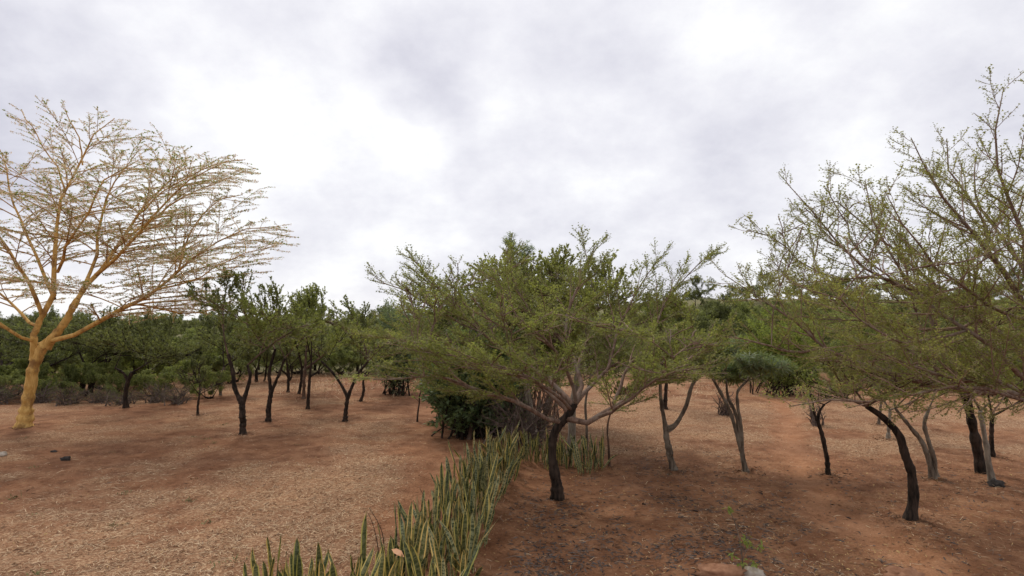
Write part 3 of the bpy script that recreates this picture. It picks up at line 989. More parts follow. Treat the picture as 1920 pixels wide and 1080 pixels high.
def fever_tree():
    Y = depth_of_row(801)
    RS[0] = .58
    r = np.random.default_rng(31)
    st = [px_line([(42, 806, 18), (50, 765, 17), (58, 715, 16.5), (66, 680, 16.5), (78, 655, 15), (92, 637, 12)], Y, 18),
          px_line([(63, 675, 10), (65, 640, 9.5), (70, 612, 9), (80, 592, 8.5)], Y, 8),
          px_line([(84, 650, 12), (108, 622, 11.5), (128, 590, 10), (146, 560, 9)], Y, 9)]
    p0 = st[0][0][0].copy()
    st[0][0][:, 2] += (gz(p0[0], p0[1]) - p0[2] - .05) * np.linspace(1, 0, 18) ** 2
    ex = lines([
        [(92, 640, 8), (135, 631, 7.5, -.1), (185, 606, 6.8, -.2), (240, 570, 6, -.4), (290, 545, 5, -.5), (335, 505, 3.6, -.6), (380, 465, 2.5, -.7), (440, 430, 1.6, -.8), (520, 425, 1, -.8)],
        [(335, 505, 3, -.6), (355, 450, 2.4, -.4), (400, 380, 1.8, -.2), (455, 365, 1, 0)],
        [(146, 560, 8), (180, 515, 7, .3), (215, 465, 5.5, .5), (255, 405, 4, .7), (300, 360, 2.6, .8), (350, 310, 1.2, .8)],
        [(180, 515, 6, .3), (225, 480, 5, -.4), (290, 410, 3.6, -.9), (350, 350, 2.2, -1.2), (430, 300, 1, -1.4)],
        [(215, 465, 4.5, .5), (275, 420, 3.2, 1.3), (350, 370, 2.2, 1.9), (460, 320, 1, 2.2)],
        [(80, 592, 8), (102, 560, 8, 0), (108, 510, 7, 0), (112, 430, 5.5, .1), (120, 370, 4.2, .2), (155, 310, 3, .3), (170, 255, 2, .3), (215, 222, 1, .3)],
        [(120, 370, 3, .2), (105, 320, 2.4, .2), (70, 260, 1.6, 0), (40, 205, 1, 0)],
        [(155, 310, 2.6, .3), (148, 260, 2, .2), (122, 204, 1, .2)],
        [(80, 592, 6.5), (65, 545, 6, -.3), (30, 490, 5, -.6), (0, 445, 3.6, -.8), (-40, 380, 2.4, -1), (-70, 300, 1, -1)],
        [(102, 560, 6), (75, 515, 5, .5), (50, 450, 4, .9), (20, 370, 2.8, 1.2), (0, 280, 1, 1.4)],
        [(146, 560, 6), (175, 490, 5, 1), (185, 420, 4, 1.5), (205, 350, 2.6, 1.8), (265, 275, 1, 2)],
        [(108, 510, 5), (140, 450, 4.2, -.8), (170, 400, 3.2, -1.2), (200, 340, 2.2, -1.5), (260, 300, 1, -1.6)],
        [(66, 640, 5.5), (35, 625, 5, -.4), (0, 600, 4, -.8), (-60, 560, 2.6, -1), (-160, 520, 1, -1.2)],
        [(70, 612, 5), (50, 600, 4.6, .4), (25, 565, 3.8, .8), (-30, 520, 2.6, 1.1), (-120, 440, 1, 1.4)],
        [(240, 570, 4, -.4), (300, 585, 2.8, .2), (370, 590, 2, .6), (440, 560, 1, .8)],
        [(290, 545, 3.4, -.5), (350, 530, 2.4, -1.2), (430, 490, 1.6, -1.6), (520, 460, 1, -1.8)],
        [(255, 405, 3, .7), (320, 350, 2.2, .3), (400, 310, 1.5, .1), (455, 300, 1, 0)],
    ], Y)
    C, R = crown_from_px(-330, 520, 225, 615, Y, 5.2)
    tips = limb_tips(ex)
    au = auto_limbs(tips, C, R, 26, r, .40, -.35, lift=.35, reach=.95, spreadk=.5, wob=.08)
    C2, R2 = crown_from_px(-60, 470, 440, 625, Y, 3.8)
    au += auto_limbs(tips, C2, R2, 38, r, .36, -.9, lift=.3, reach=.98, spreadk=.5, wob=.06)
    env = ellipsoids([(C, R * 1.05), (at(330, 440, Y), (3.3, 3.4, 2.1)), (at(130, 300, Y), (2.6, 2.5, 1.6))], zmin=2.6)
    env = near_limbs(env, ex, .35)
    return grow_tree('fever_tree', 'tall fever tree with smooth yellow orange trunk and airy tan crown at the left edge',
                     st, ex + au, 'hero', [('foliage', 'leaf_fever', .40, .075, 'frond'), ('blossom', 'blossom', .60, .062, 'puff')],
                     ('bark_fever', 'bark_fever', 'twig_fever'), 91, env=env, hero=True,
                     over=dict(s1=.19, l1=.55, a1=46, u1=.0, f1=.3, m1=2.2, s2=.13, l2=.45, a2=26, m2=1.05, u2=.0, f2=.3, s3=0, l3=.4, m3=.3, ls=.030, w=.03, lv=.38))


centre_tree()
right_tree()
fever_tree()
RS[0] = .8

LM = [('foliage', 'leaf_mid', 1.0, None, None)]
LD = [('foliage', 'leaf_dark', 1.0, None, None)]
DK = ('bark_dark', 'bark_dark', 'bark_dark')
DR = ('bark_dark', 'bark_red', 'bark_twig')
GY = ('bark_grey', 'bark_grey', 'bark_twig')
GL = 'slender trees in the left clearing'

# left clearing
simple_tree('acacia_tree', 'dark acacia forking low into a wide V, nearest tree of the left clearing',
            [[(455, 815, 7.5), (455, 785, 7), (454, 760, 6.5), (452, 752, 6)], [(453, 754, 5), (441, 730, 5), (437, 700, 4.5), (428, 665, 4)], [(454, 756, 4.5), (463, 732, 4.2), (469, 705, 3.6), (464, 685, 3)]],
            (325, 585, 498, 705), 24, 'mid', LM, DR, 101, group=None, lift=.6)
simple_tree('acacia_tree', 'straight dark tree behind the wide V acacia with two steep forks',
            [[(503, 791, 6), (504, 765, 5.5), (508, 732, 5)], [(508, 735, 4), (505, 700, 3.6), (516, 655, 3)], [(508, 737, 3.6), (522, 705, 3.2), (534, 672, 2.6)]],
            (430, 610, 522, 690), 18, 'mid', LM, DR, 102, lift=.6)
simple_tree('acacia_tree', 'thin upright black trunk with a dark knot, middle of the left clearing',
            [[(577, 766, 3.6), (579, 735, 3.4), (581, 704, 3.2), (584, 680, 2.6)], [(581, 706, 2.4), (592, 700, 2), (604, 690, 1.6)]],
            (530, 660, 528, 700), 15, 'mid', LM, DK, 103, lift=.6)
simple_tree('acacia_tree', 'small far tree with two thin dark stems left of the pale trunk',
            [[(540, 735, 3), (541, 712, 2.8), (538, 680, 2.4)], [(541, 715, 2), (547, 706, 1.8), (545, 685, 1.6)]],
            (495, 590, 590, 700), 12, 'mid', LD, DK, 104)
simple_tree('acacia_tree', 'slightly leaning dark trunk just left of the pale brown trunk',
            [[(560, 739, 3.4), (565, 715, 3.2), (566, 690, 3)]], (510, 620, 560, 705), 12, 'mid', LD, DK, 105)
simple_tree('acacia_tree', 'pale brown trunk widening upward in the middle of the left group',
            [[(569, 747, 3.6), (570, 720, 3.6), (572, 692, 4.5)]], (520, 650, 545, 705), 13, 'mid', LM, ('bark_red',) * 2 + ('bark_twig',), 106)
simple_tree('acacia_tree', 'dark V shaped acacia at the right end of the left clearing',
            [[(647, 790, 5), (649, 765, 4.6), (652, 744, 4.5)], [(652, 746, 3.4), (640, 722, 3.2), (622, 697, 2.8), (602, 677, 2.2)], [(652, 746, 3.6), (661, 722, 3.4), (672, 700, 3.2), (690, 678, 2.6)]],
            (585, 745, 552, 705), 18, 'mid', LM, DR, 107, lift=.6)
simple_tree('acacia_tree', 'small tree leaning right behind the V shaped acacia',
            [[(675, 752, 3.4), (681, 738, 3.2), (681, 715, 2.6)]], (630, 745, 570, 715), 12, 'mid', LD, DK, 108)
simple_tree('small_tree', 'small nearly leafless tree with a round twiggy crown in the left clearing',
            [[(371, 779, 2.6), (371, 762, 2.4), (374, 740, 2.2)]], (324, 420, 676, 752), 16, 'bare', [('foliage', 'leaf_dark', 1.0, .06, 'feather2')],
            ('bark_dark', 'bark_dark', 'bark_dark'), 109, over=dict(ls=.10))
simple_tree('acacia_tree', 'greenish lichen coated trunk behind the small leafless tree',
            [[(413, 742, 3.2), (415, 715, 3), (420, 688, 2.6)]], (360, 480, 590, 705), 13, 'mid', LD, ('bark_grey', 'bark_dark', 'bark_dark'), 110)
simple_tree('acacia_tree', 'umbrella crowned dark tree in front of the brush right of the yellow trunk',
            [[(237, 765, 5.5), (235, 742, 5), (240, 715, 4.5), (248, 698, 4.2)], [(240, 715, 3), (232, 700, 2.6), (216, 690, 2.2)]],
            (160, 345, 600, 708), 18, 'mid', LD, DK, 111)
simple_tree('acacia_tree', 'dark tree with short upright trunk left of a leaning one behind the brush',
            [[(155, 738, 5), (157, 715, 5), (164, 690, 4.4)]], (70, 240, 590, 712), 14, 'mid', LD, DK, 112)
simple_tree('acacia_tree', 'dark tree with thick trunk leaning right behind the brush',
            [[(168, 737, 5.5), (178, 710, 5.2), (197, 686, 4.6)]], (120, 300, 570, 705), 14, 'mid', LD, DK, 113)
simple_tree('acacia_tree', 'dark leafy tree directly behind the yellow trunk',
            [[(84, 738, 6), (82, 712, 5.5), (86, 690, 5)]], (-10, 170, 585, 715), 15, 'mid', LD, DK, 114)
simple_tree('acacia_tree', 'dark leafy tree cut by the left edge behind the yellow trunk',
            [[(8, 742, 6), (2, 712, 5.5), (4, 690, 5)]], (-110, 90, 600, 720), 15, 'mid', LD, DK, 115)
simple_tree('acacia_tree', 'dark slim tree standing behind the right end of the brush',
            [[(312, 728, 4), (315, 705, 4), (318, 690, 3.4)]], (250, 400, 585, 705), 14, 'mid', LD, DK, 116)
simple_tree('acacia_tree', 'far thin tree leaning left beyond the two forked trees',
            [[(495, 716, 2.4), (498, 703, 2.2), (499, 690, 2)]], (440, 560, 600, 700), 12, 'mid', LD, DK, 117)

# group behind the centre tree
simple_tree('pale_tree', 'tall tree with pale smooth trunk rising behind the snake plants',
            [[(999, 824, 9), (997, 790, 8.5), (990, 750, 8), (986, 705, 7.5), (990, 660, 6)]], (860, 1120, 452, 700), 34, 'mid', [('foliage', 'leaf_green', 1.0, .09, 'frond')], ('bark_pale', 'bark_red', 'bark_twig'), 121, ry=1.7, over=dict(s1=.14, s2=.09, ls=.022), lift=.6)
simple_tree('acacia_tree', 'olive brown slanting trunk between the pale trunk and the bent dark trunk',
            [[(1012, 822, 9), (1020, 785, 8.5), (1032, 745, 8), (1042, 700, 6)]], (930, 1200, 462, 700), 34, 'mid', [('foliage', 'leaf_green', 1.0, .09, 'frond')], ('bark_red', 'bark_red', 'bark_twig'), 122, ry=1.7, over=dict(s1=.14, s2=.09, ls=.022), lift=.6)
simple_tree('pale_tree', 'smooth grey trunk seen just right of the bent dark trunk',
            [[(1072, 852, 9), (1072, 810, 8.5), (1074, 760, 8), (1084, 700, 7), (1100, 650, 5.5)]], (1010, 1300, 468, 690), 34, 'mid', [('foliage', 'leaf_green', 1.0, .09, 'frond')], ('bark_pale', 'bark_grey', 'bark_twig'), 123, ry=1.7, over=dict(s1=.14, s2=.09, ls=.022), lift=.6)
simple_tree('sapling', 'thin bare pole of a sapling behind the right end of the snake plants',
            [[(1143, 873, 2.6), (1141, 835, 2.4), (1139, 800, 2.2), (1146, 770, 2), (1153, 750, 1.6)]], (1110, 1190, 690, 765), 8, 'mid', LM, ('bark_red',) * 2 + ('bark_twig',), 124)
simple_tree('sapling', 'slim grey brown stem between the smooth grey trunk and the bare pole',
            [[(1100, 846, 3.4), (1100, 800, 3), (1098, 755, 2.6), (1108, 700, 2)]], (1060, 1170, 620, 740), 9, 'mid', LM, ('bark_grey', 'bark_red', 'bark_twig'), 125)
simple_tree('small_tree', 'reddish stem tree at the right side of the dark dense bush',
            [[(880, 824, 4.4), (886, 785, 4), (893, 745, 3.6), (899, 715, 3)], [(882, 815, 2.6), (884, 770, 2.4), (880, 725, 2)]], (830, 960, 620, 740), 10, 'mid', LM, ('bark_red', 'bark_red', 'bark_twig'), 126)


def bush(name, label, crown, Y, n, mats, barks, seed, style='shrub', ry=None, over=None, group=None, cat='bush', stems=5, dens=1.0):
    r = np.random.default_rng(seed)
    C, R = crown_from_px(*crown, Y, ry)
    z0 = gz(C[0], C[1])
    base = np.array([C[0], C[1], z0])
    out = []
    for i in range(n):
        az = i * 2.39996 + r.uniform(-.3, .3)
        zz = -.98 + 1.93 * ((i + .5) / n)
        h = math.sqrt(max(.02, 1 - min(abs(zz), .97) ** 2))
        if zz < 0:
            h = max(h, .35 + .5 * ((i * .618) % 1))
        tgt = C + R * np.array([h * math.cos(az), h * math.sin(az), zz]) * r.uniform(.75, 1.0)
        tgt[2] = max(tgt[2], z0 + .15)
        s = base + np.array([r.normal(0, .25) * R[0], r.normal(0, .25) * R[1], -.03])
        c = s + (tgt - s) * [.25, .25, .6]
        p = bez(s, c, tgt) + np.cumsum(r.normal(0, .02, (10, 3)), axis=0) * np.linspace(0, 1, 10)[:, None]
        out.append((p, np.linspace(r.uniform(.015, .03), .005, 10)))
    env = ellipsoids([(C, R * 1.1)], zmin=z0 + .05)
    return grow_tree(name, label, [], out, style, mats, barks, seed, cat, group, env, base, over=over, limb_parts=False)


LB = [('foliage', 'leaf_bush', 1.0, None, None)]
bush('dense_bush', 'dense dark green broad leaved bush filling the space under the centre of the crowns', (786, 1000, 600, 832), 15.4, 110, LB, DK, 131, ry=1.1,
     over=dict(lz=.15, ls=.040))
bush('dense_bush', 'high domed olive green bush making the rounded top behind the centre acacia', (845, 1120, 468, 720), 17.2, 90, [('foliage', 'leaf_green', 1.0, None, None)], DR, 136, ry=1.3,
     over=dict(lz=.13, ls=.055, tpl='frond'), cat='tree')
bush('dense_bush', 'taller dark evergreen bush rising behind the dense broad leaved bush', (770, 950, 505, 800), 18.0, 60, LD, DK, 132, ry=1.6,
     over=dict(lz=.15, ls=.060, tpl='frond'))
simple_tree('pencil_tree', 'tuft of upright blue green pencil like twigs standing above the middle of the crowns',
            [[(972, 806, 5), (968, 700, 4.5), (966, 600, 4), (966, 500, 3.4)]], (932, 1002, 436, 500), 9, 'mid', [('foliage', 'leaf_bush', 1.0, .15, 'rosette')], DK, 133,
            Y=16.8, over=dict(ls=.07, u1=.2, u2=.3, l1=.5), lift=.4)
bush('brush_thicket', 'tangle of dry grey twigs at the foot of the pale trunk', (880, 1075, 712, 838), 14.2, 46, [('foliage', 'leaf_mid', 1.0, .05, 'feather2')],
     ('bark_brush',) * 3, 134, style='bare', ry=.7, over=dict(ls=.3, s1=.2, s2=.16))
bush('blue_bush', 'blue green bush showing through between the left clearing and the centre tree', (695, 800, 562, 740), 24.0, 44, [('foliage', 'leaf_blue', 1.0, .15, 'feather2')],
     DK, 135, ry=1.3, over=dict(ls=.05))

# right of centre
simple_tree('grey_tree', 'grey brown tree with a wide Y fork left of the three stemmed tree',
            [[(1263, 880, 7.5), (1256, 850, 7.5), (1250, 822, 7), (1249, 802, 7.5)], [(1249, 806, 5), (1243, 775, 4.6), (1238, 735, 4), (1240, 695, 3.2)], [(1250, 806, 5.5), (1268, 795, 5), (1286, 762, 4.6), (1298, 722, 4.2), (1322, 688, 3.2), (1347, 640, 2)]],
            (1165, 1365, 560, 735), 15, 'mid', LM, GY, 141, ry=1.2)
simple_tree('acacia_tree', 'short dark trunk standing behind the wide Y fork',
            [[(1247, 768, 4.6), (1248, 740, 4.4), (1250, 712, 4)]], (1190, 1320, 590, 725), 14, 'mid', LD, DK, 142)
simple_tree('narrow_leaf_tree', 'three stemmed leaning tree with narrow blue green leaves',
            [[(1399, 882, 7), (1390, 845, 5), (1378, 800, 4.4), (1366, 765, 4), (1345, 725, 3.4), (1330, 700, 2.4)],
             [(1394, 862, 4), (1386, 815, 4), (1379, 775, 4), (1365, 745, 3.2), (1362, 715, 2.4)],
             [(1392, 856, 4), (1390, 805, 4), (1384, 765, 3.6), (1383, 735, 3.2), (1400, 715, 2.4)]],
            (1306, 1480, 640, 735), 20, 'mid', [('foliage', 'leaf_blue', .8, .16, 'rosette'), ('foliage', 'leaf_mid', .2, .16, 'rosette')], GY, 143, ry=1.1, over=dict(ls=.045), lift=.5)
simple_tree('acacia_tree', 'slim wavy dark trunk with a small tuft of leaves beside the footpath',
            [[(1553, 889, 5), (1551, 862, 4.8), (1544, 825, 4.6), (1535, 795, 4.2), (1532, 785, 4)], [(1533, 790, 3), (1536, 772, 2.8), (1546, 758, 2.4)], [(1532, 788, 2.6), (1526, 772, 2.4), (1524, 755, 2)]],
            (1478, 1612, 690, 768), 12, 'mid', LM, DK, 144)
simple_tree('acacia_tree', 'bowed dark trunk curving up to the left, nearest trunk on the right',
            [[(1707, 973, 10.5), (1712, 935, 10), (1710, 890, 9.5), (1699, 850, 9), (1682, 812, 8.2), (1655, 782, 7), (1625, 762, 5.5)]],
            (1500, 1730, 650, 775), 16, 'hero', [('foliage', 'leaf_green', 1.0, None, None)], DR, 145, ry=1.3, over=dict(s3=0, ls=.026))
simple_tree('grey_tree', 'twin grey stems leaning left right of the bowed dark trunk',
            [[(1750, 900, 6.5), (1742, 865, 5.4), (1728, 828, 5), (1702, 795, 4.4), (1678, 765, 3.4)], [(1754, 893, 5), (1750, 855, 4.8), (1740, 825, 4.4), (1733, 795, 4), (1742, 765, 3.4)]],
            (1620, 1790, 640, 775), 15, 'mid', LM, GY, 146, ry=1.2)
simple_tree('acacia_tree', 'thick blackish trunk leaning left behind the slim pale trunk',
            [[(1841, 889, 11), (1834, 850, 10), (1824, 800, 9.4), (1814, 755, 9), (1802, 705, 8)]],
            (1590, 2010, 480, 745), 26, 'hero', [('foliage', 'leaf_right', 1.0, None, None)], DR, 147, over=dict(s3=0, ls=.03, lz=.06))
simple_tree('pale_tree', 'slim pale mottled trunk with a dark stump at its foot',
            [[(1861, 908, 6), (1853, 865, 5.6), (1846, 820, 5.2), (1838, 770, 4.8)]], (1740, 1930, 610, 765), 14, 'mid', LM, ('bark_pale', 'bark_grey', 'bark_twig'), 148, ry=1.2)
simple_tree('acacia_tree', 'narrow black trunk farther back at the right edge',
            [[(1862, 858, 4.6), (1859, 825, 4.4), (1860, 780, 4.2)]], (1790, 1960, 640, 775), 15, 'mid', LD, DK, 149)
simple_tree('pale_tree', 'short pale trunk beyond the bowed dark trunk',
            [[(1665, 821, 4), (1667, 795, 3.6), (1669, 768, 3.2)]], (1600, 1735, 660, 765), 12, 'mid', LD, ('bark_pale', 'bark_grey', 'bark_dark'), 150)
simple_tree('grey_tree', 'faint grey trunk farthest back beyond the bowed dark trunk',
            [[(1648, 796, 3), (1649, 778, 2.8), (1652, 755, 2.4)]], (1595, 1710, 640, 750), 12, 'mid', LD, ('bark_grey', 'bark_grey', 'bark_dark'), 151)
bush('bare_bush', 'bare reddish fan of twigs behind the three stemmed tree', (1334, 1386, 728, 780), depth_of_row(778), 26, [('foliage', 'leaf_mid', 1.0, .04, 'feather2')], ('bark_brush',) * 3, 152, style='bare', over=dict(ls=.3, m1=.5, m2=.2))
bush('bare_bush', 'bare grey fan of twigs behind the slim wavy trunk', (1508, 1550, 745, 796), depth_of_row(795), 22, [('foliage', 'leaf_mid', 1.0, .04, 'feather2')], ('bark_brush',) * 3, 153, style='bare', over=dict(ls=.3, m1=.5, m2=.2))
bush('bright_bush', 'fresh yellow green bush above the blue green crown', (1385, 1540, 585, 730), 24.0, 44, [('foliage', 'leaf_bright', 1.0, .15, 'feather2')], DK, 154, ry=1.4, over=dict(ls=.05))
bush('brush_thicket', 'dark twiggy thicket closing the right clearing behind the blue green crown', (1400, 1540, 655, 728), 26.5, 30, [('foliage', 'leaf_dark', 1.0, .12, 'feather2')], ('bark_brush',) * 3, 155, style='bare', over=dict(ls=.09, m1=.8), ry=1.2)

# dry brush in front of the left wood
LBR = [(-60, 40, 715), (25, 130, 712), (90, 165, 722), (150, 225, 720), (195, 262, 728), (250, 335, 714), (300, 365, 722)]
for i, (x0, x1, y0) in enumerate(LBR):
    bush('dry_brush', ['heap of dry grey brush at the left edge', 'heap of dry grey brush just left of and behind the yellow trunk', 'low heap of dry brush right of the yellow trunk',
                       'dry brush under the leaning dark tree', 'low dry brush left of the umbrella crowned trunk', 'tallest dark round heap of dry brush right of the umbrella crowned trunk',
                       'dry brush at the right end of the row behind the small leafless tree'][i],
         (x0, x1, y0, 762), depth_of_row(757) + (i % 2) * .5, 30, [('foliage', 'leaf_dark', 1.0, .05, 'feather2')], ('bark_brush',) * 3, 160 + i, style='bare',
         over=dict(ls=.16, s1=.09, m1=.7, m2=.3), ry=.8, group='dry brush heaps along the left wood')


# ------------------------------------------------------------------ the belt of wood round the clearing
def belt_proto(k):
    """a whole bushy tree 4 to 5 m tall standing at the origin"""
    r = np.random.default_rng(300 + k)
    hgt = [3.6, 4.3, 4.0, 3.2, 4.6][k]
    wid = [2.6, 2.3, 3.0, 2.2, 2.1][k]
    z0 = [1.1, .9, 1.2, .25, .8][k]
    s = []
    for a in range([1, 2, 1, 3, 2][k]):
        ln = r.normal(0, .25, 2) * (1 if a or k in (1, 3) else .6)
        pts = np.array([(0, 0, -.1, .11), (ln[0] * .4, ln[1] * .4, z0 * .5, .09), (ln[0] * 1.3, ln[1] * 1.3, z0, .075)])
        q = smooth_line(pts, 8)
        s.append((q[:, :3], q[:, 3]))
    C = np.array([0, 0, (hgt + z0 * .8) / 2]); R = np.array([wid, wid, (hgt - z0 * .8) / 2])
    tips = [(q[0][-1], q[1][-1]) for q in s]
    limbs = auto_limbs(tips, C, R, 44, r, .6, -.6, lift=.5)
    mats = [('foliage', ['leaf_dark', 'leaf_dark', 'leaf_mid', 'leaf_mid', 'leaf_dark'][k], 1.0, None, None)]
    return grow_tree('belt_tree', 'x', s, limbs, 'belt', mats, DK, 310 + k, 'tree', None, ellipsoids([(C, R * 1.08)]), np.zeros(3), limb_parts=False,
                     over=dict(ls=.05, lz=.17 if k != 3 else .2))


def belt():
    r = np.random.default_rng(4)
    protos = [belt_proto(k) for k in range(5)]
    used = [False] * 5
    spots = []
    # (bearing px, depth m, size)
    for px in np.arange(-260, 760, 62):
        spots.append((px + r.uniform(-30, 30), 25.5 + r.uniform(-1, 1.5) + (3 if px > 420 else 0) + (5 if px > 560 else 0), .88, 0))
    for px in np.arange(-240, 900, 56):
        spots.append((px + r.uniform(-20, 20), 33 + r.uniform(-2, 3), 1.0, 0))
    for px in np.arange(-200, 2150, 52):
        spots.append((px + r.uniform(-20, 20), 44 + r.uniform(-3, 4), 1.1, 1))
    for px in np.arange(1020, 2150, 62):
        spots.append((px + r.uniform(-20, 20), 30 + r.uniform(-1, 2) - (4 if px > 1880 else 0), .72 if px < 1560 else .85, 1))
    for px in np.arange(1000, 2200, 58):
        spots.append((px + r.uniform(-20, 20), 36 + r.uniform(-1, 2), .95, 1))
    for px in np.arange(-150, 2150, 44):
        spots.append((px + r.uniform(-20, 20), 62 + r.uniform(-5, 6), 1.2, 2))
    for px in np.arange(1225, 1500, 34):
        spots.append((px + r.uniform(-10, 10), 47 + r.uniform(-2, 2), 1.25, 1))
    for px in np.arange(1180, 2200, 46):
        spots.append((px + r.uniform(-20, 20), 52 + r.uniform(-3, 3), 1.0, 1))
    for px in np.arange(1180, 2200, 44):
        spots.append((px + r.uniform(-20, 20), 74 + r.uniform(-4, 4), 1.2, 2))
    for px in np.arange(-150, 2150, 40):
        spots.append((px + r.uniform(-20, 20), 90 + r.uniform(-8, 12), 1.35, 2))
    for px in np.arange(-160, 420, 46):
        spots.append((px + r.uniform(-15, 15), 23.2 + r.uniform(-.6, .8), .55, 3))
    for px in np.arange(-160, 760, 40):
        spots.append((px + r.uniform(-15, 15), 29 + r.uniform(-1, 1) + (4 if px > 430 else 0), .6, 3))
    for px in np.arange(-160, 2150, 44):
        spots.append((px + r.uniform(-15, 15), 39 + r.uniform(-1, 1), .7, 3))
    for px in np.arange(1560, 2200, 46):
        spots.append((px + r.uniform(-15, 15), 27.5 - (px - 1560) * .012 + r.uniform(-1, 1), .45, 3))
    lab = {3: ('low shrub growing among the trees at the edge of the wood', 'low shrubs at the edge of the wood'),
           0: ('bushy tree in the dark wood behind the left clearing', 'trees of the wood behind the left clearing'),
           1: ('bushy tree in the green thicket closing the far side of the clearing', 'trees of the thicket on the far side'),
           2: ('far bushy tree in the bushland beyond the thicket', 'far trees of the bushland')}
    for i, (px, Y, s, g) in enumerate(spots):
        x = (px - 960) / F * Y
        k = int(r.integers(0, 5))
        if g == 3:
            k = 3
        if g == 1 and k in (0, 4) and r.random() < .6:
            k = 2 + int(r.integers(0, 2))
        loc = (x, Y, gz(x, Y) - .03)
        sc = s * r.uniform(.78, 1.12) * ((.78 if px < 700 else .88) if g != 3 else .8)
        rz = r.uniform(0, 6.28)
        l, gr = lab[g]
        zone = np.searchsorted([150, 340, 520, 700, 830, 1020, 1200, 1380, 1560, 1760], px)
        l = ['dark umbrella crowned', 'tall narrow crowned', 'wide spreading green', 'round low growing', 'high dark crowned'][k] + ' ' + (
            {0: 'tree in the near wood', 1: 'tree of the thicket', 2: 'far tree of the bushland', 3: 'shrub at the wood edge'}[g]) + ' ' + (
            ['behind the yellow trunk', 'behind the umbrella crowned tree', 'behind the small leafless tree', 'behind the straight dark trunks', 'behind the V shaped acacia',
             'left of the dense bush', 'behind the bent dark trunk', 'behind the Y forked grey tree', 'behind the three stemmed tree', 'behind the bowed dark trunk', 'at the right edge'][zone])
        if not used[k]:
            o = protos[k]; used[k] = True
            o.location = loc; o.rotation_euler = (0, 0, rz); o.scale = (sc, sc, sc)
            o['label'] = l; o['group'] = gr
        else:
            o = dup(protos[k], loc, rz, (sc, sc, sc * r.uniform(.9, 1.1)), l, gr)


belt()


# ------------------------------------------------------------------ snake plants
def snake_mat(name, body, band, edge, edge_w):
    m, t, out = new_mat(name)
    L = t.links.new
    ac = N(t, 'ShaderNodeAttribute', attribute_name='across')
    al = N(t, 'ShaderNodeAttribute', attribute_name='along')
    oi = N(t, 'ShaderNodeObjectInfo')
    co = N(t, 'ShaderNodeTexCoord')
    ns = N(t, 'ShaderNodeTexNoise', Scale=22.0, Detail=4.0, Roughness=0.7)
    mp = N(t, 'ShaderNodeMapping'); mp.inputs['Scale'].default_value = (.6, .6, 1.7)
    L(co.outputs['Object'], mp.inputs[0])
    of = N(t, 'ShaderNodeVectorMath', operation='ADD')
    L(mp.outputs[0], of.inputs[0]); L(oi.outputs['Random'], of.inputs[1])
    L(of.outputs[0], ns.inputs['Vector'])
    bands = ramp(t, ns.outputs['Fac'], [(0.44, (0, 0, 0)), (0.56, (1, 1, 1))])
    mx = N(t, 'ShaderNodeMix', data_type='RGBA')
    L(bands, mx.inputs[0]); mx.inputs[6].default_value = (*body, 1); mx.inputs[7].default_value = (*band, 1)
    ed = N(t, 'ShaderNodeMath', operation='GREATER_THAN'); ed.inputs[1].default_value = 1 - edge_w
    L(ac.outputs['Fac'], ed.inputs[0])
    mx2 = N(t, 'ShaderNodeMix', data_type='RGBA')
    L(ed.outputs[0], mx2.inputs[0]); L(mx.outputs[2], mx2.inputs[6]); mx2.inputs[7].default_value = (*edge, 1)
    # each leaf a little greener or drier
    hv = N(t, 'ShaderNodeHueSaturation')
    v = N(t, 'ShaderNodeMath', operation='MULTIPLY_ADD'); v.inputs[1].default_value = 0.8; v.inputs[2].default_value = 0.62
    L(oi.outputs['Random'], v.inputs[0]); L(v.outputs[0], hv.inputs['Value'])
    h = N(t, 'ShaderNodeMath', operation='MULTIPLY_ADD'); h.inputs[1].default_value = -0.05; h.inputs[2].default_value = 0.51
    L(oi.outputs['Random'], h.inputs[0]); L(h.outputs[0], hv.inputs['Hue'])
    L(mx2.outputs[2], hv.inputs['Color'])
    # brown dry base and tip
    dr = ramp(t, al.outputs['Fac'], [(0.0, (.8, .8, .8)), (0.10, (0, 0, 0)), (0.955, (0, 0, 0)), (1.0, (.7, .7, .7))])
    mx3 = N(t, 'ShaderNodeMix', data_type='RGBA')
    L(dr, mx3.inputs[0]); L(hv.outputs[0], mx3.inputs[6]); mx3.inputs[7].default_value = (.22, .15, .07, 1)
    bs = N(t, 'ShaderNodeBsdfPrincipled', Roughness=0.42)
    bs.inputs['Specular IOR Level'].default_value = 0.35
    L(mx3.outputs[2], bs.inputs['Base Color'])
    L(bs.outputs[0], out.inputs[0])
    return m


SN_YEL = snake_mat('snake_leaf_yellow_edge', (.045, .065, .018), (.16, .17, .07), (.54, .47, .12), .32)
SN_GRY = snake_mat('snake_leaf_grey_green', (.035, .055, .022), (.25, .27, .14), (.48, .43, .14), .22)


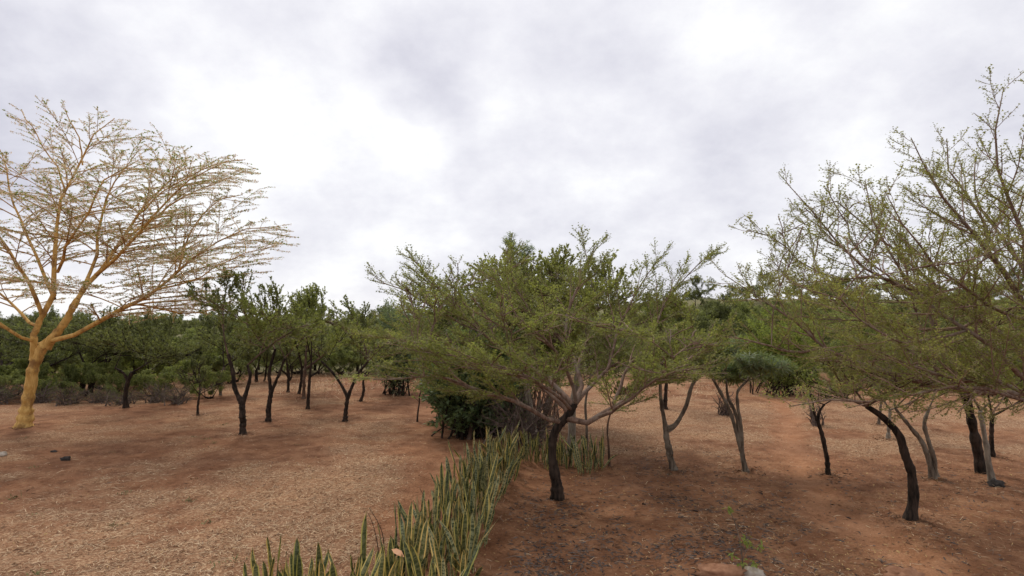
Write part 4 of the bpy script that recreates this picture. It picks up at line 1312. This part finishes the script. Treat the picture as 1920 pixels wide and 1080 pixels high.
def snake_leaf(seed, hgt, wid, mat):
    r = np.random.default_rng(seed)
    k = 13
    t = np.linspace(0, 1, k)
    w = wid * (0.34 + 0.66 * np.sin(np.clip(t * 1.25, 0, 1) * math.pi / 2) ** 1.2) * np.where(t > .62, np.sqrt(np.clip(1 - ((t - .62) / .38) ** 1.8, 0, 1)), 1) + .001
    bend = r.normal(0, .07, 2); tw = r.normal(0, .9); wave = r.uniform(0, 6)
    cx = bend[0] * t ** 2 * hgt + .012 * np.sin(t * 7 + wave); cy = bend[1] * t ** 2 * hgt
    z = hgt * t
    vs, ac, al = [], [], []
    s = np.array([-1, -.68, 0, .68, 1])
    fold = np.array([.34, .20, 0, .20, .34])
    for i in range(k):
        a = tw * t[i]
        c_, s_ = math.cos(a), math.sin(a)
        for q in range(5):
            u = s[q] * w[i] / 2; v = fold[q] * w[i] * (1.2 - .7 * t[i]) + .006 * math.sin(t[i] * 19 + wave + q)
            vs.append((cx[i] + u * c_ - v * s_, cy[i] + u * s_ + v * c_, z[i])); ac.append(abs(s[q])); al.append(t[i])
    f = [(i * 5 + q, i * 5 + q + 1, i * 5 + q + 6, i * 5 + q + 5) for i in range(k - 1) for q in range(4)]
    return make_mesh('snake_leaf', vs, f, {'across': ('POINT', ac), 'along': ('POINT', al)}, True, mat)


def snake_plants():
    r = np.random.default_rng(71)
    tall = [snake_leaf(500 + i, r.uniform(.62, .95), r.uniform(.055, .075), SN_GRY) for i in range(10)]
    edge = [snake_leaf(520 + i, r.uniform(.62, .92), r.uniform(.065, .09), SN_YEL) for i in range(10)]
    mix = tall + edge
    dry_m = flat_mat('dry_snake_leaf', (.30, .20, .10), (.50, .36, .19), 12)
    dry = [snake_leaf(540 + i, r.uniform(.45, .7), r.uniform(.03, .05), dry_m) for i in range(4)]
    G_ = 'snake plants in the curving border'

    def clumpat(x, y, meshes, label, n, s=1.0, lean=(.0, .24)):
        z = gz(x, y)
        root = thing('snake_plant', label, 'plant', (x, y, z - .02), G_)
        root.rotation_euler = (0, 0, r.uniform(0, 6.28))
        for i in range(n):
            o = obj('leaf', dry[int(r.integers(0, 4))] if r.random() < .07 else meshes[int(r.integers(0, len(meshes)))], root)
            a = i * 2.4 + r.uniform(-.5, .5); d = r.uniform(.01, .13)
            o.location = (d * math.cos(a), d * math.sin(a), 0)
            tilt = abs(r.normal(lean[0], lean[1]))
            if r.random() < .05:
                tilt += .45
            o.rotation_euler = (0, tilt, a)
            o.rotation_mode = 'XYZ'
            k = s * r.uniform(.45, 1.2)
            o.scale = (s * r.uniform(.9, 1.1),) * 2 + (k,)
            # lean outward along its own bearing
            o.rotation_euler = (r.normal(0, .06), tilt, a)

    # lower left front part: broad, yellow edged, feet below the picture
    n = 0
    for px, Y in [(x + r.uniform(-12, 12), r.uniform(5.55, 6.15)) for x in np.linspace(505, 765, 17)]:
        p = at(px, 1100, Y)
        clumpat(p[0], Y, edge, 'broad yellow edged snake plant in the lower front end of the border', 6, r.uniform(.76, .95))
    for px, Y in ((663, 6.25), (478, 5.9), (560, 6.05), (742, 6.2)):
        p = at(px, 1100, Y)
        clumpat(p[0], Y, edge, 'broad yellow edged snake plant in the lower front end of the border', 3, 1.02, (0, .05))
    # grey green mass
    # right hand rim of the border on the ground
    ctr = [(-.80, 5.7), (-.66, 6.5), gpt(872, 1054), gpt(900, 1000), gpt(926, 950), gpt(948, 905), gpt(970, 875)]
    c = smooth_line(np.array(ctr), 27)
    for i, (x, y) in enumerate(c):
        t = i / 26
        wdt = .74 * (1 - t) + .40 * t
        for s_ in np.linspace(-1, 0, 3):
            xx, yy = x + s_ * wdt + r.normal(0, .05), y + r.normal(0, .07)
            if t < .45:
                clumpat(xx, yy, tall + edge[:7], 'tall grey green banded snake plant in the thick front stretch of the border', 5, r.uniform(.8, .98))
            else:
                clumpat(xx, yy, mix, 'mixed green and yellow striped snake plant in the stretch running back to the bush', 5, r.uniform(.8, 1.0))
    # back row running right, behind the bent trunk
    for px, row in [(x + r.uniform(-5, 5), 868 + (x - 985) * .12 + r.uniform(-9, 6)) for x in np.linspace(985, 1128, 20)]:
        x, y = gpt(px, row)
        lab = ('snake plant in the back row left of the bent dark trunk' if px < 1040 else 'snake plant in the back row right of the bent dark trunk')
        clumpat(x, y, mix if px < 1085 else tall + edge[:3], lab, 6, r.uniform(.72, .92), (0, .13))


snake_plants()


# ------------------------------------------------------------------ small things
def stone(name, label, x, y, s, mat, seed, cat='stone', sink=.3):
    r = np.random.default_rng(seed)
    bm_v, n1, n2 = [], 9, 14
    for i in range(n1 + 1):
        th = math.pi * i / n1
        for j in range(n2):
            ph = 2 * math.pi * j / n2
            d = Vector((math.sin(th) * math.cos(ph), math.sin(th) * math.sin(ph), math.cos(th)))
            k = 1 + .55 * noise.noise(d * 1.9 + Vector((seed, 0, 0))) + .28 * noise.noise(d * 5 + Vector((seed, 3, 0)))
            bm_v.append((d.x * s[0] * k, d.y * s[1] * k, d.z * s[2] * k))
    f = [(i * n2 + j, i * n2 + (j + 1) % n2, (i + 1) * n2 + (j + 1) % n2, (i + 1) * n2 + j) for i in range(n1) for j in range(n2)]
    o = obj(name, make_mesh(name, bm_v, f, None, True, mat))
    o.location = (x, y, gz(x, y) + s[2] * (1 - 2 * sink) * .5)
    return tag(o, label, cat)


ST = flat_mat('grey_stone', (.28, .22, .17), (.48, .42, .35), 14)
ST_R = flat_mat('red_stone', (.22, .10, .055), (.36, .19, .11), 14)
DKM = flat_mat('dark_debris', (.02, .017, .015), (.06, .05, .045), 20)
x, y = gpt(1352, 1082); stone('stone', 'long flat earth coloured stone at the bottom edge beside the sapling', x, y, (.32, .12, .07), ST_R, 3)
x, y = gpt(1412, 1082); stone('stone', 'small pale grey stone at the bottom edge right of the sapling', x, y, (.13, .09, .07), ST, 4)
x, y = gpt(1695, 1080); stone('stone', 'low red earth stone at the bottom edge near the footpath', x, y, (.22, .14, .07), ST_R, 5)
x, y = gpt(123, 864); stone('stump', 'small blackish charred lump lying on the left dry grass', x, y, (.11, .07, .06), DKM, 6, 'debris', .2)
x, y = gpt(101, 847); stone('stone', 'small flat dark stone behind the charred lump', x, y, (.07, .05, .03), DKM, 7, sink=.2)
x, y = gpt(2, 856); stone('stone', 'small pale stone at the left edge of the dry grass', x, y, (.12, .10, .07), ST, 8)
x, y = gpt(1861, 912); stone('stump', 'dark rotten stump at the foot of the slim pale trunk', x + .02, y - .08, (.13, .11, .10), DKM, 9, 'stump')

# fallen leaf, pale orange, caught between the snake plants
lf = .75 * np.array([[0, 0, 0], [.055, .03, .02], [.06, -.035, .0], [.13, .035, .015], [.14, -.03, -.01], [.20, 0, -.03]])
lo = obj('dry_leaf', make_mesh('dry_leaf', lf, [(0, 2, 1), (1, 2, 4), (1, 4, 3), (3, 4, 5)], None, True, flat_mat('pale_orange_leaf', (.72, .36, .18), (.85, .50, .30), 20)))
lo.location = tuple(at(734, 1030, 6.0)); lo.rotation_euler = (.5, .35, -.2)
tag(lo, 'pale orange dry leaf caught on top of the yellow edged snake plants', 'dry leaf')


def stem_plant(label, line, tufts, Y, seed, mat_leaf, mat_stem, size, cat='sapling', name='sapling', tpl='rosette', per=16):
    r = np.random.default_rng(seed)
    p, q = px_line(line[0], Y, 14)
    base = np.array([p[0, 0], Y, gz(p[0, 0], Y)])
    root = thing(name, label, cat, base)
    for l in line:
        pp, qq = px_line(l, Y, 12)
        obj('stem', stem_mesh('stem', pp - base, qq, 6, M[mat_stem], .05, False, r), root)
    if tufts:
        pos, d = [], []
        for tx, ty, rr_ in tufts:
            c = at(tx, ty, Y)
            pos.append(c + r.normal(0, rr_ * .5, (per, 3)) * [1, 1, .9]); d.append(norm(r.normal(0, 1, (per, 3)) * [1, 1, .5] + [0, 0, -.9]))
        obj('foliage', leaf_mesh('foliage', np.vstack(pos) - base, np.vstack(d), size, tpl, M[mat_leaf], r), root, 'stuff')


stem_plant('spindly sapling with a few bright green leaf tufts at the bottom edge', [[(1394, 1084, 1.6), (1390, 1030, 1.4), (1384, 1000, 1.1), (1375, 972, .9), (1366, 954, .7)],
           [(1392, 1050, 1.0), (1402, 1030, .8), (1424, 1020, .6)], [(1388, 1020, .9), (1398, 1012, .8), (1402, 1010, .6)], [(1393, 1062, .8), (1412, 1055, .6)], [(1391, 1050, .8), (1372, 1040, .6)]],
           [(1366, 952, .035), (1396, 1012, .07), (1405, 1016, .06), (1425, 1026, .05), (1372, 1040, .035), (1414, 1055, .045), (1394, 1055, .035)], 7.0, 21, 'leaf_bright', 'bark_grey', .06, tpl='broad', per=14)
for i, (lab, ln) in enumerate((('thin dark bare stem curving left above the border of snake plants', [(712, 1050, 1.1), (706, 1010, .9), (698, 980, .7), (690, 962, .5)]),
                               ('thin dark bare stem arching beside the first above the snake plants', [(722, 1045, 1.1), (718, 1005, .9), (708, 978, .8), (692, 952, .5)]),
                               ('fine dark whip standing in the bare soil left of the snake plants', [(800, 960, .8), (796, 935, .7), (787, 915, .5)]))):
    stem_plant(lab, [ln], None, 6.6 if i < 2 else 8.4, 30 + i, 'leaf_mid', 'bark_dark', .05, 'dead plant', 'whip_plant')


# ------------------------------------------------------------------ litter and dry grass on the ground
def strewn(n, rmin, rmax, seed, dens, ang=(-47, 47)):
    r = np.random.default_rng(seed)
    rad = np.exp(r.uniform(math.log(rmin), math.log(rmax), n))
    a = np.radians(r.uniform(ang[0], ang[1], n))
    x, y = rad * np.sin(a), rad * np.cos(a)
    k = r.random(n) < dens(x, y)
    return x[k], y[k], r


def blades(name, x, y, r, length, width, lift, mat, curl=0.0, group=None, double=False, tilt_up=False):
    n = len(x)
    z = ground_z(x, y) + .004
    a = r.uniform(0, 6.283, n)
    ln = length[0] + (length[1] - length[0]) * r.random(n) ** 1.6
    d = np.stack([np.cos(a), np.sin(a), np.abs(r.normal(0, lift, n))], 1)
    s = np.stack([-np.sin(a), np.cos(a), r.normal(0, .5, n)], 1)
    w = width * (.6 + .8 * r.random(n))
    p0 = np.stack([x, y, z], 1)
    b = a + r.normal(0, curl, n)
    d2 = np.stack([np.cos(b), np.sin(b), d[:, 2] * (1 if tilt_up else -.3)], 1)
    m_ = p0 + d * (ln / 2)[:, None]
    e = m_ + d2 * (ln / 2)[:, None]
    V = np.stack([p0 - s * w[:, None] * .4, p0 + s * w[:, None] * .4, m_ + s * w[:, None] * .5, m_ - s * w[:, None] * .5, e], 1)
    i = np.arange(n)[:, None] * 5
    f = np.concatenate([i + [[0, 1, 2]], i + [[0, 2, 3]], i + [[3, 2, 4]]], 0)
    tint = r.random(n)
    o = obj(name, make_mesh(name, V.reshape(-1, 3), f, {'tint': ('FACE', np.tile(tint, 3))}, False, mat), kind='stuff')
    return o


STRAW = flat_mat('straw', (.25, .13, .068), (.74, .56, .36), tint=True)
STRAW_D = flat_mat('brown_straw', (.08, .038, .022), (.32, .175, .095), tint=True)
POD = flat_mat('grey_pod', (.030, .023, .021), (.15, .12, .105), tint=True)
LITT = flat_mat('fallen_leaf', (.22, .11, .05), (.56, .38, .17), tint=True)

xs, ys, r = strewn(210000, 5.2, 32, 41, lambda x, y: straw_amount(x, y) * .85 + .02)
o = blades('dry_grass', xs, ys, r, (.04, .16), .0046, .22, STRAW, .5)
tag(o, 'matted pale dry grass lying over the clearing', 'dry grass')
xs, ys, r = strewn(110000, 5.2, 26, 42, lambda x, y: straw_amount(x, y) * .6 + .12)
o = blades('brown_litter', xs, ys, r, (.03, .11), .007, .2, STRAW_D, .6)
tag(o, 'brown dry stalks and twig bits scattered on the red earth', 'plant litter')


def under_right(x, y):
    a = x / y
    return sm(a, -.04, .06) * (1 - sm(y, 12, 15)) * (1 - path_amount(x, y) * .8)


xs, ys, r = strewn(60000, 5.6, 15, 43, lambda x, y: under_right(x, y) * (1 - .75 * sm(x / y, .35, .5)) * (.25 + sm(fbm(x, y, .8, 52), .42, .62)) * .62)
o = blades('fallen_pods', xs, ys, r, (.05, .13), .012, .12, POD, .9)
tag(o, 'dark grey curled pods and twigs scattered under the centre and right acacias', 'seed pods')
xs, ys, r = strewn(30000, 5.6, 24, 44, lambda x, y: .10 + under_right(x, y) * (.2 + .5 * sm(x / y, .3, .6)) * sm(fbm(x, y, .9, 61), .38, .6))
o = blades('fallen_leaves', xs, ys, r, (.025, .07), .010, .25, LITT, .3)
tag(o, 'tan fallen leaves scattered over the red earth', 'fallen leaves')
# litter gathered round the feet of the trunks
r = np.random.default_rng(48)
bx, by = [], []
for o in list(COL.objects):
    if o.type == 'EMPTY' and o.get('category') == 'tree' and 6 < o.location.y < 23 and o.name != 'belt_tree':
        n = int(r.integers(50, 110)); a = r.uniform(0, 6.283, n); d = np.abs(r.normal(.12, .17, n)) + .06
        bx += list(o.location.x + d * np.cos(a)); by += list(o.location.y + d * np.sin(a))
o = blades('trunk_litter', np.array(bx), np.array(by), r, (.05, .16), .013, .35, STRAW_D, .5)
tag(o, 'brown litter gathered round the feet of the trunks', 'plant litter')
xs, ys, r = strewn(3500, 5.6, 17, 47, lambda x, y: .05 + .35 * under_right(x, y))
o = blades('fallen_sticks', xs, ys, r, (.12, .42), .007, .07, flat_mat('fallen_stick', (.045, .03, .024), (.24, .18, .14), tint=True), .5)
tag(o, 'thin dead sticks dropped on the red earth below the acacias', 'sticks')
# small live tufts on the dry grass
def tufts(x, y):
    return sm(-x / y, .3, .5) * .9


cx, cy, r = strewn(110, 6.5, 20, 45, tufts)
px_, py_ = [], []
for a, b in zip(cx, cy):
    n = int(r.integers(8, 26)); px_ += list(a + r.normal(0, .05, n)); py_ += list(b + r.normal(0, .05, n))
o = blades('green_tufts', np.array(px_), np.array(py_), r, (.03, .07), .010, .7, flat_mat('tuft_green', (.09, .10, .04), (.19, .20, .08), tint=True), .4, tilt_up=True)
tag(o, 'small green tufts pushing through the dry grass on the left', 'grass')
# dry standing grass at the foot of the wood
xs, ys, r = strewn(30000, 20, 36, 46, lambda x, y: sm(y, 21.5, 25) * sm(fbm(x, y, .5, 71), .42, .6))
o = blades('standing_dry_grass', xs, ys, r, (.06, .24), .012, 1.0, STRAW, .5, tilt_up=True)
tag(o, 'thin dry grass standing along the edge of the wood', 'dry grass')

print('STATS', STATS, 'leaves', sum(s[1] for s in STATS))
tris = {}
for me in bpy.data.meshes:
    tris[me.name] = sum(len(p.vertices) - 2 for p in me.polygons) if len(me.polygons) < 2000 else len(me.polygons)
print('TRIS', sum(tris.values()))
